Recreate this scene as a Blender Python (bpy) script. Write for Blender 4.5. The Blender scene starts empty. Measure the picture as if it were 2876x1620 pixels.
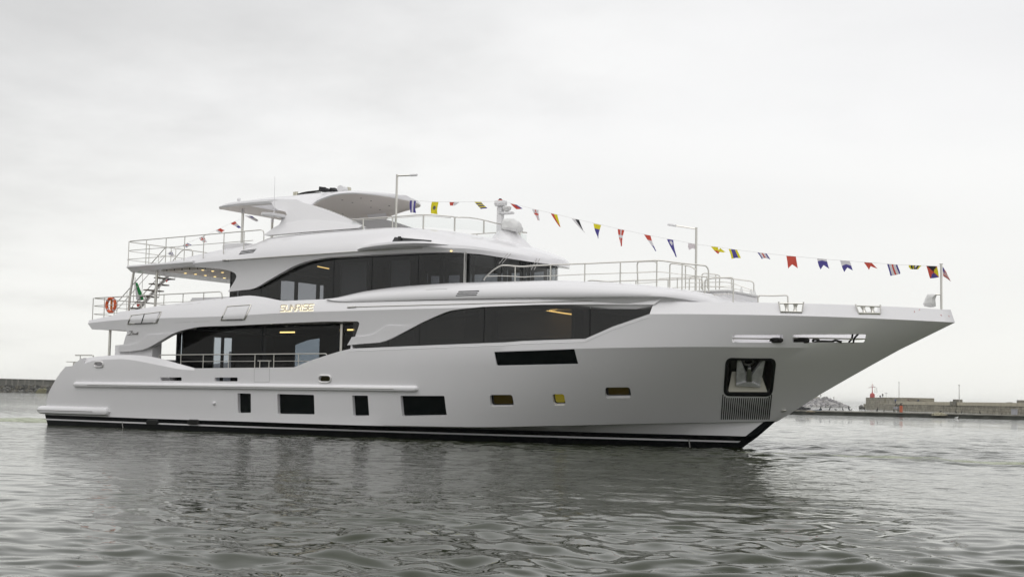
import bpy, bmesh, math, random
from mathutils import Vector, Matrix, noise, interpolate
from mathutils.bvhtree import BVHTree
R_ = math.radians
sc = bpy.context.scene
COL = sc.collection
rnd = random.Random(7)

# ------------------------------------------------------------------ camera
F = 3900.0; TH = R_(32); ROLL = R_(1.15)
rv = Vector((math.cos(TH), math.sin(TH), 0)); fv = Vector((-math.sin(TH), math.cos(TH), 0)); zv = Vector((0, 0, 1))
HC = 1137 - math.tan(ROLL) * (2399 - 1438)
PITCH = math.atan((HC - 810) * math.cos(ROLL) / F)
f2 = fv * math.cos(PITCH) + zv * math.sin(PITCH); u2 = -fv * math.sin(PITCH) + zv * math.cos(PITCH)
CR = rv * math.cos(ROLL) + u2 * math.sin(ROLL); CU = -rv * math.sin(ROLL) + u2 * math.cos(ROLL)
CAM = Vector((46.5634, -41.3873, 1.45))
cd = bpy.data.cameras.new('camera'); cam = bpy.data.objects.new('camera', cd); COL.objects.link(cam)
cd.sensor_width = 36; cd.lens = 36 * F / 2876; cd.clip_start = 0.5; cd.clip_end = 30000
m = Matrix.Identity(4)
for i in range(3):
    m[i][0] = CR[i]; m[i][1] = CU[i]; m[i][2] = -f2[i]; m[i][3] = CAM[i]
cam.matrix_world = m
sc.camera = cam

# ------------------------------------------------------------------ sky and sun (overcast)
world = bpy.data.worlds.new('World'); sc.world = world; world.use_nodes = True
nt = world.node_tree; nt.nodes.clear()
def N(t, **k):
    n = nt.nodes.new(t)
    for a, b in k.items(): setattr(n, a, b)
    return n
out = N('ShaderNodeOutputWorld'); bg = N('ShaderNodeBackground')
tc = N('ShaderNodeTexCoord'); sep = N('ShaderNodeSeparateXYZ')
nt.links.new(tc.outputs['Generated'], sep.inputs[0])
# cloud layer: direction projected on a high flat deck
mx = N('ShaderNodeMath', operation='MAXIMUM'); mx.inputs[1].default_value = 0.0
nt.links.new(sep.outputs['Z'], mx.inputs[0])
ad = N('ShaderNodeMath', operation='ADD'); ad.inputs[1].default_value = 0.16; nt.links.new(mx.outputs[0], ad.inputs[0])
dv = N('ShaderNodeVectorMath', operation='DIVIDE'); cmb = N('ShaderNodeCombineXYZ')
for k in range(3): nt.links.new(ad.outputs[0], cmb.inputs[k])
nt.links.new(tc.outputs['Generated'], dv.inputs[0]); nt.links.new(cmb.outputs[0], dv.inputs[1])
cm = N('ShaderNodeMapping'); cm.inputs['Location'].default_value = (2.3, 1.4, 0.0); cm.inputs['Rotation'].default_value = (0, 0, R_(-32)); cm.inputs['Scale'].default_value = (0.62, 0.75, 0.9)
nt.links.new(dv.outputs[0], cm.inputs[0])
n1 = N('ShaderNodeTexNoise'); n1.inputs['Scale'].default_value = 0.9; n1.inputs['Detail'].default_value = 4; n1.inputs['Roughness'].default_value = 0.45; n1.inputs['Distortion'].default_value = 0.25
nt.links.new(cm.outputs[0], n1.inputs['Vector'])
cr = N('ShaderNodeValToRGB'); e = cr.color_ramp.elements
e[0].position = 0.30; e[0].color = (0.735, 0.735, 0.744, 1); e[1].position = 0.62; e[1].color = (0.855, 0.855, 0.852, 1)
nt.links.new(n1.outputs['Fac'], cr.inputs[0])
# thin band of clear bright air along the horizon, brightest overcast overhead
ez = N('ShaderNodeMapRange'); ez.inputs['From Min'].default_value = 0.0; ez.inputs['From Max'].default_value = 0.2; ez.clamp = True
nt.links.new(sep.outputs['Z'], ez.inputs['Value'])
mixh = N('ShaderNodeMix', data_type='RGBA'); mixh.inputs['A'].default_value = (0.83, 0.83, 0.793, 1)
nt.links.new(ez.outputs[0], mixh.inputs['Factor']); nt.links.new(cr.outputs[0], mixh.inputs['B'])
zz = N('ShaderNodeMapRange'); zz.inputs['From Min'].default_value = 0.25; zz.inputs['From Max'].default_value = 0.9; zz.inputs['To Min'].default_value = 1.0; zz.inputs['To Max'].default_value = 1.52
nt.links.new(sep.outputs['Z'], zz.inputs['Value'])
dt = N('ShaderNodeVectorMath', operation='DOT_PRODUCT'); dt.inputs[1].default_value = (-.848 * .62, -.53 * .62, 1.55); nt.links.new(tc.outputs['Generated'], dt.inputs[0])
n2 = N('ShaderNodeTexNoise'); n2.inputs['Scale'].default_value = 2.1; n2.inputs['Detail'].default_value = 5; n2.inputs['Roughness'].default_value = .55; nt.links.new(dv.outputs[0], n2.inputs['Vector'])
n2m = N('ShaderNodeMath', operation='MULTIPLY_ADD'); n2m.inputs[1].default_value = .55; n2m.inputs[2].default_value = -.275; nt.links.new(n2.outputs['Fac'], n2m.inputs[0])
dsum = N('ShaderNodeMath', operation='ADD'); nt.links.new(dt.outputs['Value'], dsum.inputs[0]); nt.links.new(n2m.outputs[0], dsum.inputs[1])
dm = N('ShaderNodeMapRange', interpolation_type='SMOOTHSTEP'); dm.inputs['From Min'].default_value = .20; dm.inputs['From Max'].default_value = .72; dm.inputs['To Min'].default_value = 1.0; dm.inputs['To Max'].default_value = .70; nt.links.new(dsum.outputs[0], dm.inputs['Value'])
bank = N('ShaderNodeVectorMath', operation='SCALE'); nt.links.new(mixh.outputs['Result'], bank.inputs[0]); nt.links.new(dm.outputs[0], bank.inputs['Scale'])
sc1 = N('ShaderNodeVectorMath', operation='SCALE'); nt.links.new(bank.outputs[0], sc1.inputs[0]); nt.links.new(zz.outputs[0], sc1.inputs['Scale'])
sky = N('ShaderNodeTexSky', sky_type='NISHITA'); sky.sun_disc = False
SUN_EL, SUN_AZ = R_(55), R_(200)
sky.sun_elevation = SUN_EL; sky.sun_rotation = SUN_AZ
sk = N('ShaderNodeVectorMath', operation='SCALE'); sk.inputs['Scale'].default_value = 0.05; nt.links.new(sky.outputs[0], sk.inputs[0])
fin = N('ShaderNodeMix', data_type='RGBA'); fin.inputs['Factor'].default_value = 0.96
nt.links.new(sk.outputs[0], fin.inputs['A']); nt.links.new(sc1.outputs[0], fin.inputs['B'])
nt.links.new(fin.outputs['Result'], bg.inputs['Color']); bg.inputs['Strength'].default_value = 1.03
nt.links.new(bg.outputs[0], out.inputs['Surface'])
sl = bpy.data.lights.new('sun', 'SUN'); sun = bpy.data.objects.new('sun', sl); COL.objects.link(sun)
sl.energy = 0.64; sl.angle = R_(60); sl.color = (1, 0.98, 0.95)
sd = Vector((math.sin(SUN_AZ) * math.cos(SUN_EL), math.cos(SUN_AZ) * math.cos(SUN_EL), math.sin(SUN_EL)))
sun.rotation_euler = sd.to_track_quat('Z', 'Y').to_euler()
sc.view_settings.view_transform = 'Standard'; sc.view_settings.look = 'None'; sc.view_settings.exposure = 0.19; sc.view_settings.gamma = 1
sc.view_settings.use_curve_mapping = False

# ------------------------------------------------------------------ survey helpers: sight lines from the camera station
ZO = {0: (0, 0, 1.0), 1: (80, 480, .28951), 2: (560, 460, .28951), 3: (1100, 480, .28951), 4: (80, 840, .28951), 5: (700, 840, .28951),
      6: (1300, 840, .28951), 7: (1780, 620, .28951), 8: (2100, 680, .24810), 9: (1940, 940, .24810), 10: (1850, 660, .16543), 11: (340, 640, .16540),
      12: (600, 500, .12407), 13: (880, 500, .12407), 14: (490, 890, .13975), 15: (2180, 1040, .13975), 16: (2516, 1040, .13975), 17: (0, 1040, .11029)}
def P(k, x, y): o = ZO[k]; return o[0] + x * o[2], o[1] + y * o[2]
def PS(k, pts): return [P(k, a, b) for a, b in pts]
def ray(px, py): return (f2 + CR * ((px - 1438) / F) - CU * ((py - 810) / F)).normalized()
def at(px, py, y): d = ray(px, py); return CAM + d * ((y - CAM.y) / d.y)
def atz(px, py, z): d = ray(px, py); return CAM + d * ((z - CAM.z) / d.z)
def atd(px, dist, z=0.0):                       # point at ground distance dist along the column px
    d = ray(px, HC); d = Vector((d.x, d.y, 0)).normalized(); return Vector((CAM.x + d.x * dist, CAM.y + d.y * dist, z))
def XZ(k, pts, y): return [(v.x, v.z) for v in (at(*P(k, a, b), y) for a, b in pts)]
def lerp(tab, x):
    if x <= tab[0][0]: return tab[0][1]
    for (a, p), (b, q) in zip(tab, tab[1:]):
        if x <= b: return p + (q - p) * (x - a) / (b - a)
    return tab[-1][1]
def smooth(tab, x):                               # monotone-ish cubic through a table
    n = len(tab)
    if x <= tab[0][0]: return tab[0][1]
    if x >= tab[-1][0]: return tab[-1][1]
    for i in range(n - 1):
        if x <= tab[i + 1][0]: break
    x0, y0 = tab[i]; x1, y1 = tab[i + 1]; h = x1 - x0
    d = (y1 - y0) / h
    dl = (y0 - tab[i - 1][1]) / (x0 - tab[i - 1][0]) if i > 0 else d
    dr = (tab[i + 2][1] - y1) / (tab[i + 2][0] - x1) if i + 2 < n else d
    m0 = 0 if dl * d <= 0 else 2 * dl * d / (dl + d); m1 = 0 if dr * d <= 0 else 2 * dr * d / (dr + d)
    t = (x - x0) / h
    return (2*t**3-3*t*t+1)*y0 + (t**3-2*t*t+t)*h*m0 + (3*t*t-2*t**3)*y1 + (t**3-t*t)*h*m1

# ------------------------------------------------------------------ materials
MATS = {}
def mat(name, col, rough=.5, metal=0., spec=.5, emit=None, es=1., coat=0., bump=None, var=None):
    if name in MATS: return MATS[name]
    mt = bpy.data.materials.new(name); mt.use_nodes = True; t = mt.node_tree; b = t.nodes['Principled BSDF']
    b.inputs['Base Color'].default_value = (*col, 1); b.inputs['Roughness'].default_value = rough; b.inputs['Metallic'].default_value = metal
    b.inputs['Specular IOR Level'].default_value = spec
    if coat: b.inputs['Coat Weight'].default_value = coat; b.inputs['Coat Roughness'].default_value = .06
    if emit: b.inputs['Emission Color'].default_value = (*emit, 1); b.inputs['Emission Strength'].default_value = es
    if var or bump:
        tcn = t.nodes.new('ShaderNodeTexCoord'); nz = t.nodes.new('ShaderNodeTexNoise'); t.links.new(tcn.outputs['Object'], nz.inputs['Vector'])
        nz.inputs['Scale'].default_value = (var or bump)[0]; nz.inputs['Detail'].default_value = 5
        if var:
            rp = t.nodes.new('ShaderNodeValToRGB'); k = var[1]
            rp.color_ramp.elements[0].position = .3; rp.color_ramp.elements[1].position = .7
            rp.color_ramp.elements[0].color = (*[c * (1 - k) for c in col], 1); rp.color_ramp.elements[1].color = (*[min(1, c * (1 + k)) for c in col], 1)
            t.links.new(nz.outputs['Fac'], rp.inputs[0]); t.links.new(rp.outputs[0], b.inputs['Base Color'])
        if bump:
            nb = t.nodes.new('ShaderNodeTexNoise'); nb.inputs['Scale'].default_value = bump[0]; nb.inputs['Detail'].default_value = 4
            t.links.new(tcn.outputs['Object'], nb.inputs['Vector'])
            bn = t.nodes.new('ShaderNodeBump'); bn.inputs['Strength'].default_value = bump[1]; bn.inputs['Distance'].default_value = bump[2] if len(bump) > 2 else .02
            t.links.new(nb.outputs['Fac'], bn.inputs['Height']); t.links.new(bn.outputs[0], b.inputs['Normal'])
    MATS[name] = mt; return mt
def glass(name, tint, refl=1.45, dark=(0.012, 0.014, 0.015), frac=0.0):
    mt = bpy.data.materials.new(name); mt.use_nodes = True; t = mt.node_tree; t.nodes.clear()
    o = t.nodes.new('ShaderNodeOutputMaterial'); tr = t.nodes.new('ShaderNodeBsdfTransparent'); tr.inputs[0].default_value = (*tint, 1)
    gl = t.nodes.new('ShaderNodeBsdfGlossy'); gl.inputs['Roughness'].default_value = .01; gl.inputs[0].default_value = (1, 1, 1, 1)
    fr = t.nodes.new('ShaderNodeFresnel'); fr.inputs[0].default_value = refl
    mi = t.nodes.new('ShaderNodeMixShader'); geo = t.nodes.new('ShaderNodeNewGeometry'); sb = t.nodes.new('ShaderNodeMath'); sb.operation = 'SUBTRACT'; sb.use_clamp = True; t.links.new(fr.outputs[0], sb.inputs[0]); t.links.new(geo.outputs['Backfacing'], sb.inputs[1]); t.links.new(sb.outputs[0], mi.inputs[0]); t.links.new(tr.outputs[0], mi.inputs[1]); t.links.new(gl.outputs[0], mi.inputs[2])
    t.links.new(mi.outputs[0], o.inputs[0]); MATS[name] = mt; return mt
WHITE = mat('white_gelcoat', (.80, .79, .805), .22, coat=.35, var=(.5, .012), bump=(.9, .025, .05))
WHITE2 = mat('white_paint', (.78, .775, .785), .35)
BLACK = mat('black_antifouling', (.003, .004, .005), .35, spec=.15)
STEEL = mat('polished_steel', (.64, .625, .585), .28, metal=1.)
STEELD = mat('brushed_steel', (.55, .54, .52), .35, metal=1.)
DARK = mat('dark_frame', (.010, .011, .012), .35, spec=.35)
HGLASS = mat('hull_window_glass', (.003, .005, .005), .05, spec=.10)
AMBERG = mat('lit_hull_glass', (.02, .014, .003), .05, spec=.2, emit=(.30, .20, .015), es=.035)
AMBERB = mat('brighter_lit_hull_glass', (.05, .04, .006), .05, spec=.3, emit=(.42, .34, .03), es=.27)
GSALON = glass('salon_glass', (.62, .65, .68), 1.30)
GBRIDGE = glass('bridge_glass', (.46, .47, .49), 1.52)
GFWD = glass('cabin_glass', (.46, .46, .46), 1.52)
GCLEAR = glass('clear_glass', (.94, .955, .95), 1.05)
TEAK = mat('teak_deck', (.30, .22, .14), .6, var=(3, .15))
PLANK = None
RUBBER = mat('dark_rubber', (.02, .02, .02), .5)
LAMPW = mat('warm_downlight', (1, .8, .4), .5, emit=(1.0, .72, .28), es=1.5)
LAMPC = mat('white_downlight', (1, 1, .95), .5, emit=(1.0, .95, .82), es=3.)
STRIP = mat('warm_light_strip', (1, .8, .3), .5, emit=(1.0, .66, .22), es=3.4)
LETTER = mat('steel_letters', (.60, .56, .50), .4, metal=.3)
HALO = mat('warm_letter_backlight', (1, .95, .8), .5, emit=(1.0, .91, .68), es=.74)
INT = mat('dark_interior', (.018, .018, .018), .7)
INT2 = mat('brown_interior', (.055, .047, .04), .7, var=(2, .2))
CURT = mat('grey_curtain_panel', (.52, .49, .46), .9, bump=(14, .5))
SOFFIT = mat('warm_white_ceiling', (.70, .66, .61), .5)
CLOTH = mat('white_cloth', (.74, .74, .73), .85, bump=(5, .5, .06))
BLACKCLOTH = mat('black_cloth', (.018, .018, .020), .8, bump=(9, .6, .06))
ORANGE = mat('orange_lifebuoy', (.70, .12, .035), .5)
ROPE = mat('black_rope', (.015, .014, .013), .9)
GREYLINE = mat('groove_grey', (.34, .33, .32), .6)
FC = {'r': mat('flag_red', (.64, .10, .07), .8), 'b': mat('flag_blue', (.10, .085, .32), .8), 'w': mat('flag_white', (.76, .74, .76), .8), 'y': mat('flag_yellow', (.80, .70, .03), .8),
      'k': mat('flag_black', (.03, .03, .035), .8), 'g': mat('flag_green', (.02, .30, .08), .8), 'p': mat('flag_pale', (.74, .68, .70), .8), 'd': mat('flag_dark_ball', (.16, .17, .15), .8)}

for q in FC.values():
    t = q.node_tree; b = t.nodes['Principled BSDF']; tl_ = t.nodes.new('ShaderNodeBsdfTranslucent'); tl_.inputs[0].default_value = b.inputs['Base Color'].default_value
    mi_ = t.nodes.new('ShaderNodeMixShader'); mi_.inputs[0].default_value = .45; t.links.new(b.outputs[0], mi_.inputs[1]); t.links.new(tl_.outputs[0], mi_.inputs[2]); t.links.new(mi_.outputs[0], t.nodes['Material Output'].inputs[0])
# ------------------------------------------------------------------ object helpers
def tag(o, label=None, cat=None, group=None, kind=None):
    if label: o['label'] = label
    if cat: o['category'] = cat
    if group: o['group'] = group
    if kind: o['kind'] = kind
    return o
def empty(name, loc=(0, 0, 0)):
    o = bpy.data.objects.new(name, None); COL.objects.link(o); o.location = loc; o.empty_display_size = .2; return o
def obj(name, bm, mats, parent=None, smooth_angle=30, recalc=True):
    if recalc: bmesh.ops.recalc_face_normals(bm, faces=bm.faces)
    me = bpy.data.meshes.new(name); bm.to_mesh(me); bm.free()
    for mm in (mats if isinstance(mats, (list, tuple)) else [mats]): me.materials.append(mm)
    fin_mesh(me, smooth_angle)
    o = bpy.data.objects.new(name, me); COL.objects.link(o)
    if parent: o.parent = parent; o.matrix_parent_inverse = Matrix.Translation(-parent.location)
    return o
def fin_mesh(me, ang):
    if ang:
        me.polygons.foreach_set('use_smooth', [True] * len(me.polygons)); me.set_sharp_from_angle(angle=R_(ang))
def loft(bm, rings, closed=True, caps=True, mi=0):
    vs = [[bm.verts.new(p) for p in r] for r in rings]; n = len(rings[0]); fs = []
    for a, b in zip(vs, vs[1:]):
        for i in range(n if closed else n - 1):
            j = (i + 1) % n
            try: f = bm.faces.new((a[i], a[j], b[j], b[i])); f.material_index = mi; fs.append(f)
            except ValueError: pass
    if caps and closed:
        for r in (vs[0], vs[-1]):
            try: bm.faces.new(r).material_index = mi
            except ValueError: pass
    return vs
def poly_prism(bm, A, B, mi=0):
    loft(bm, [A, B], True, True, mi)
def dedupe(pts):
    o = []
    for p in pts:
        if not o or math.hypot(p[0] - o[-1][0], p[1] - o[-1][1]) > 1e-4: o.append(p)
    return o
def prism_xz(bm, pts, y0, y1, mi=0):
    pts = dedupe(pts)
    loft(bm, [[Vector((x, y0, z)) for x, z in pts], [Vector((x, y1, z)) for x, z in pts]], True, True, mi)
def prism_xy(bm, pts, z0, z1, mi=0):
    loft(bm, [[Vector((x, y, z0)) for x, y in pts], [Vector((x, y, z1)) for x, y in pts]], True, True, mi)
def box(bm, x0, x1, y0, y1, z0, z1, mi=0): prism_xy(bm, [(x0, y0), (x1, y0), (x1, y1), (x0, y1)], z0, z1, mi)
def rbox(bm, x0, x1, y0, y1, z0, z1, r=.04, mi=0):
    b2 = bmesh.new(); box(b2, x0, x1, y0, y1, z0, z1); bmesh.ops.recalc_face_normals(b2, faces=b2.faces)
    bmesh.ops.bevel(b2, geom=b2.edges[:], offset=r, segments=2, affect='EDGES', clamp_overlap=True)
    merge(bm, b2, mi)
def merge(bm, b2, mi=0):
    mp = {v: bm.verts.new(v.co) for v in b2.verts}
    for f in b2.faces:
        try: bm.faces.new([mp[v] for v in f.verts]).material_index = mi
        except ValueError: pass
    b2.free()
def frame_at(d):
    d = d.normalized(); a = Vector((0, 0, 1)) if abs(d.z) < .9 else Vector((1, 0, 0)); s = d.cross(a).normalized(); return s, s.cross(d).normalized()
def tube(bm, pts, r, n=8, mi=0, rad=None):
    pts = [Vector(p) for p in pts]; rings = []; s = None
    for i, p in enumerate(pts):
        d = (pts[min(i + 1, len(pts) - 1)] - pts[max(i - 1, 0)]).normalized()
        if s is None: s, t = frame_at(d)
        else:
            s = (s - d * s.dot(d)).normalized(); t = s.cross(d).normalized()
        rr = rad[i] if rad else r
        rings.append([p + (s * math.cos(a) + t * math.sin(a)) * rr for a in (2 * math.pi * k / n for k in range(n))])
    loft(bm, rings, True, True, mi)
def rounded(pts, r, n=4):                         # round the corners of a 3D polyline
    pts = [Vector(p) for p in pts]; o = [pts[0]]
    for a, b, c in zip(pts, pts[1:], pts[2:]):
        d1 = (a - b); d2 = (c - b); k = min(r, d1.length * .45, d2.length * .45); p = b + d1.normalized() * k; q = b + d2.normalized() * k
        for i in range(n + 1):
            t = i / n; o.append(p * (1 - t) ** 2 + b * 2 * t * (1 - t) + q * t * t)
    o.append(pts[-1]); return o
def round2(pts, r, n=4):                          # round a closed 2D outline
    o = []; L = len(pts)
    for i in range(L):
        a, b, c = Vector(pts[i - 1]), Vector(pts[i]), Vector(pts[(i + 1) % L])
        rr = r[i] if isinstance(r, (list, tuple)) else r
        if rr <= 0: o.append(tuple(b)); continue
        d1 = a - b; d2 = c - b; k = min(rr, d1.length * .48, d2.length * .48); p = b + d1.normalized() * k; q = b + d2.normalized() * k
        for j in range(n + 1):
            t = j / n; o.append(tuple(p * (1 - t) ** 2 + b * 2 * t * (1 - t) + q * t * t))
    return o
def spline2(pts, n=6):                            # Catmull-Rom through 2D points
    pts = [Vector(p) for p in pts]; o = []
    for i in range(len(pts) - 1):
        p0 = pts[max(i - 1, 0)]; p1 = pts[i]; p2 = pts[i + 1]; p3 = pts[min(i + 2, len(pts) - 1)]
        for k in range(n):
            t = k / n; o.append(tuple(.5 * ((2 * p1) + (p2 - p0) * t + (2 * p0 - 5 * p1 + 4 * p2 - p3) * t * t + (3 * p1 - p0 - 3 * p2 + p3) * t ** 3)))
    o.append(tuple(pts[-1])); return o
def spline3(pts, n=6): 
    pts = [Vector(p) for p in pts]; o = []
    for i in range(len(pts) - 1):
        p0 = pts[max(i - 1, 0)]; p1 = pts[i]; p2 = pts[i + 1]; p3 = pts[min(i + 2, len(pts) - 1)]
        for k in range(n):
            t = k / n; o.append(.5 * ((2 * p1) + (p2 - p0) * t + (2 * p0 - 5 * p1 + 4 * p2 - p3) * t * t + (3 * p1 - p0 - 3 * p2 + p3) * t ** 3))
    o.append(pts[-1]); return o
def carve(o, bm, op='DIFFERENCE', ang=30):
    bmesh.ops.recalc_face_normals(bm, faces=bm.faces)
    me = bpy.data.meshes.new('tool'); bm.to_mesh(me); bm.free(); t = bpy.data.objects.new('tool', me); COL.objects.link(t)
    for mm in o.data.materials: me.materials.append(mm)
    md = o.modifiers.new('b', 'BOOLEAN'); md.object = t; md.operation = op; md.solver = 'EXACT'
    dg = bpy.context.evaluated_depsgraph_get(); dg.update()
    nm = bpy.data.meshes.new_from_object(o.evaluated_get(dg)); o.modifiers.clear()
    old = o.data; nm.name = old.name; o.data = nm; bpy.data.objects.remove(t); bpy.data.meshes.remove(me); bpy.data.meshes.remove(old)
    fin_mesh(nm, ang)
    return o
def ref_of(o):
    me = o.data; return (BVHTree.FromPolygons([v.co.copy() for v in me.vertices], [tuple(p.vertices) for p in me.polygons]), [v.co.copy() for v in me.vertices], [tuple(p.vertices) for p in me.polygons], [p.loop_start for p in me.polygons], [Vector(c.vector) for c in me.corner_normals], [p.normal.copy() for p in me.polygons])
def refair(o, ref):
    b, vs, ps, ls, cn, pn = ref; me = o.data; out_n = [Vector(c.vector) for c in me.corner_normals]
    for p in me.polygons:
        c = p.center
        h = b.find_nearest(c)
        if h[0] is None or h[3] > .03 or pn[h[2]].dot(p.normal) < .93: 
            for li in p.loop_indices: out_n[li] = p.normal.copy()
            continue
        for li in p.loop_indices:
            v = vs_co = me.vertices[me.loops[li].vertex_index].co; q = v + (c - v) * .04
            h = b.find_nearest(q); i = h[2]
            if pn[i].dot(p.normal) < .9: out_n[li] = p.normal.copy(); continue
            w = interpolate.poly_3d_calc([vs[k] for k in ps[i]], h[0]); nn = Vector()
            for k, ww in enumerate(w): nn += cn[ls[i] + k] * ww
            out_n[li] = nn.normalized()
    me.normals_split_custom_set(out_n)
def bvh_of(o):
    me = o.data; return BVHTree.FromPolygons([v.co.copy() for v in me.vertices], [tuple(p.vertices) for p in me.polygons])
def hit(b, px, py):
    h = b.ray_cast(CAM, ray(px, py)); return h[0], h[1]
def hits(b, pts):
    return [h for h in (hit(b, *p)[0] for p in pts) if h is not None]
def loop_normal(pts):
    n = Vector()
    for a, b in zip(pts, pts[1:] + pts[:1]): n += Vector(((a.y - b.y) * (a.z + b.z), (a.z - b.z) * (a.x + b.x), (a.x - b.x) * (a.y + b.y)))
    n.normalize()
    return n if n.dot(CAM - pts[0]) > 0 else -n
def offs(pts, d, n, s=1.0):
    c = sum(pts, Vector()) / len(pts); return [c + (p - c) * s + n * d for p in pts]
def mir(v): return Vector((v[0], -v[1], v[2]))
def mirror_bm(bm):
    vs = bm.verts[:]; fs = bm.faces[:]; mp = {v: bm.verts.new(mir(v.co)) for v in vs}
    for f in fs: bm.faces.new([mp[v] for v in reversed(f.verts)]).material_index = f.material_index

# =================================================================== THE YACHT
yacht = empty('motor_yacht', (18, 0, 0))
tag(yacht, 'long white three deck motor yacht with dark windows lying on the water', 'yacht')
def part(name, bm, mats, ang=30, parent=None): return obj(name, bm, mats, parent or yacht, ang)
def pair(name, bm, mats, ang=30):
    b2 = bmesh.new(); merge(b2, bm.copy()); part(name, bm, mats, ang)
    for v in b2.verts: v.co.y = -v.co.y
    part(name, b2, mats, ang)
def subpart(name, bm, mats, parent, ang=30):
    o = obj(name, bm, mats, None, ang); o.parent = parent; o.matrix_parent_inverse = parent.matrix_world.inverted() if parent.type == 'EMPTY' else Matrix.Identity(4); return o

# ---- hull lines
def taper(X, x0, x1, p, b): 
    if X <= x0: return b
    return b * max(0., 1 - ((X - x0) / (x1 - x0)) ** p)
def stern(X, k): return k * max(0., (6.5 - X) / 6.5) ** 2
ST = [(27.9, -.95), (29.38, 0.), (29.64, .17), (29.73, .235), (29.94, .39), (30.60, .89), (31.83, 1.68), (33.04, 2.37), (34.35, 3.09), (36.05, 3.92)]
def stem_x(z): return lerp([(b, a) for a, b in ST], z)
zch = lambda X: smooth([(15, .425), (18, .435), (21, .46), (24, .58), (27.5, .75), (30.6, .89)], X)
zK1 = lambda X: smooth([(0, 2.85), (14, 2.85), (21.2, 2.93), (30, 3.10), (34.40, 3.115)], X)
zK2 = lambda X: smooth([(0, 4.07), (27.8, 4.07), (32, 4.03), (34.5, 3.97), (36.05, 3.92)], X)
zTP = lambda X: smooth([(0, 4.45), (28, 4.45), (32, 4.41), (35, 4.34), (35.9, 4.30)], X)
bWL = lambda X: taper(X, 8, 29.26, 2.1, 3.50) - stern(X, .22)
bCH = lambda X: taper(X, 13, 30.60, 2.5, 3.58) - stern(X, .25)
bK1 = lambda X: taper(X, 21, 34.40, 3.5, 3.80) - stern(X, .32)
bK2 = lambda X: taper(X, 23, 36.05, 2.75, 3.78) - stern(X, .32)
bTP = lambda X: max(0, bK2(X * 36.05 / 35.92) - .18)
def step(X): return .17 * min(1, max(0, (X - 17.5) / 5))
ROWS = [  # (X end, z(X), b(X), material of the strake of plating above it)
    (27.9, lambda X: -.95, lambda X: bWL(X * 29.26 / 27.9) * .86, 1),
    (29.38, lambda X: 0., bWL, 1),
    (29.64, lambda X: .195, lambda X: bWL(X * 29.26 / 29.52) + .02, 0),
    (29.73, lambda X: .25, lambda X: bWL(X * 29.26 / 29.62) + .03, 1),
    (29.94, lambda X: min(.405, zch(X) - .02), lambda X: max(0, min(bCH(X) - step(X) * .97, bWL(X * 29.26 / 29.86) + .05 + .1 * min(1, X / 20))), 0),
    (30.50, lambda X: zch(X) - .01, lambda X: max(0, bCH(X) - step(X) * (1 if X < 29.6 else max(0, (30.6 - X)))), 0),
    (30.60, lambda X: zch(X) + .015, bCH, 0)]
U = [i / 110 for i in range(111)]
U = [1 - (1 - u) ** 1.25 for u in U]
def rowpts(xe, zf, bf):
    o = []
    for u in U:
        X = .25 + (xe - .25) * u; o.append(Vector((X, -max(0., bf(X)) if u < 1 else 0., zf(X))))
    return o
rows = [rowpts(a, b, c) for a, b, c, d in ROWS]; rmat = [r[3] for r in ROWS]
kch = rows[-1]; k1 = rowpts(34.40, zK1, bK1)
for t in (.2, .4, .6, .8):                         # topsides between chine and knuckle, a touch hollow at the bow
    rr = []
    for i, u in enumerate(U):
        v = kch[i].lerp(k1[i], t); X = v.x
        zs_ = kch[-1].z + (k1[-1].z - kch[-1].z) * t; v.x += (stem_x(zs_) - (kch[-1].x + (k1[-1].x - kch[-1].x) * t)) * u ** 6
        v.y -= .05 * math.sin(math.pi * t) * (1 - u)
        rr.append(v)
    rows.append(rr); rmat.append(0)
rows.append(k1); rmat.append(0)
k2 = rowpts(36.05, zK2, bK2)
for t in (.33, .66): rows.append([a.lerp(b, t) for a, b in zip(k1, k2)]); rmat.append(0)
rows.append(k2); rmat.append(0)
tp = rowpts(35.92, zTP, bTP); rows.append(tp); rmat.append(0)
bm = bmesh.new()
NR = len(rows)
ringmat = rmat[:-1] + [0] + rmat[:-1][::-1] + [1]
rings = []
for i in range(len(U)):
    near = [r[i] for r in rows]; rings.append(near + [mir(v) for v in near[::-1]])
vs = [[bm.verts.new(p) for p in r] for r in rings]; n = len(rings[0])
for a, (ra, rb) in enumerate(zip(vs, vs[1:])):
    for i in range(n):
        j = (i + 1) % n
        f = bm.faces.new((ra[i], ra[j], rb[j], rb[i])); f.material_index = ringmat[i]
        q = min(i, n - 2 - i)
        if U[a] > .9865 and q < 6 and i < n - 1: f.material_index = 1
bm.faces.new(vs[0])
bmesh.ops.remove_doubles(bm, verts=bm.verts, dist=.0005)
bmesh.ops.dissolve_degenerate(bm, edges=bm.edges, dist=.0002)
hull = part('hull', bm, [WHITE, BLACK], 14)
HB = bvh_of(hull); HREF = ref_of(hull)
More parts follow.
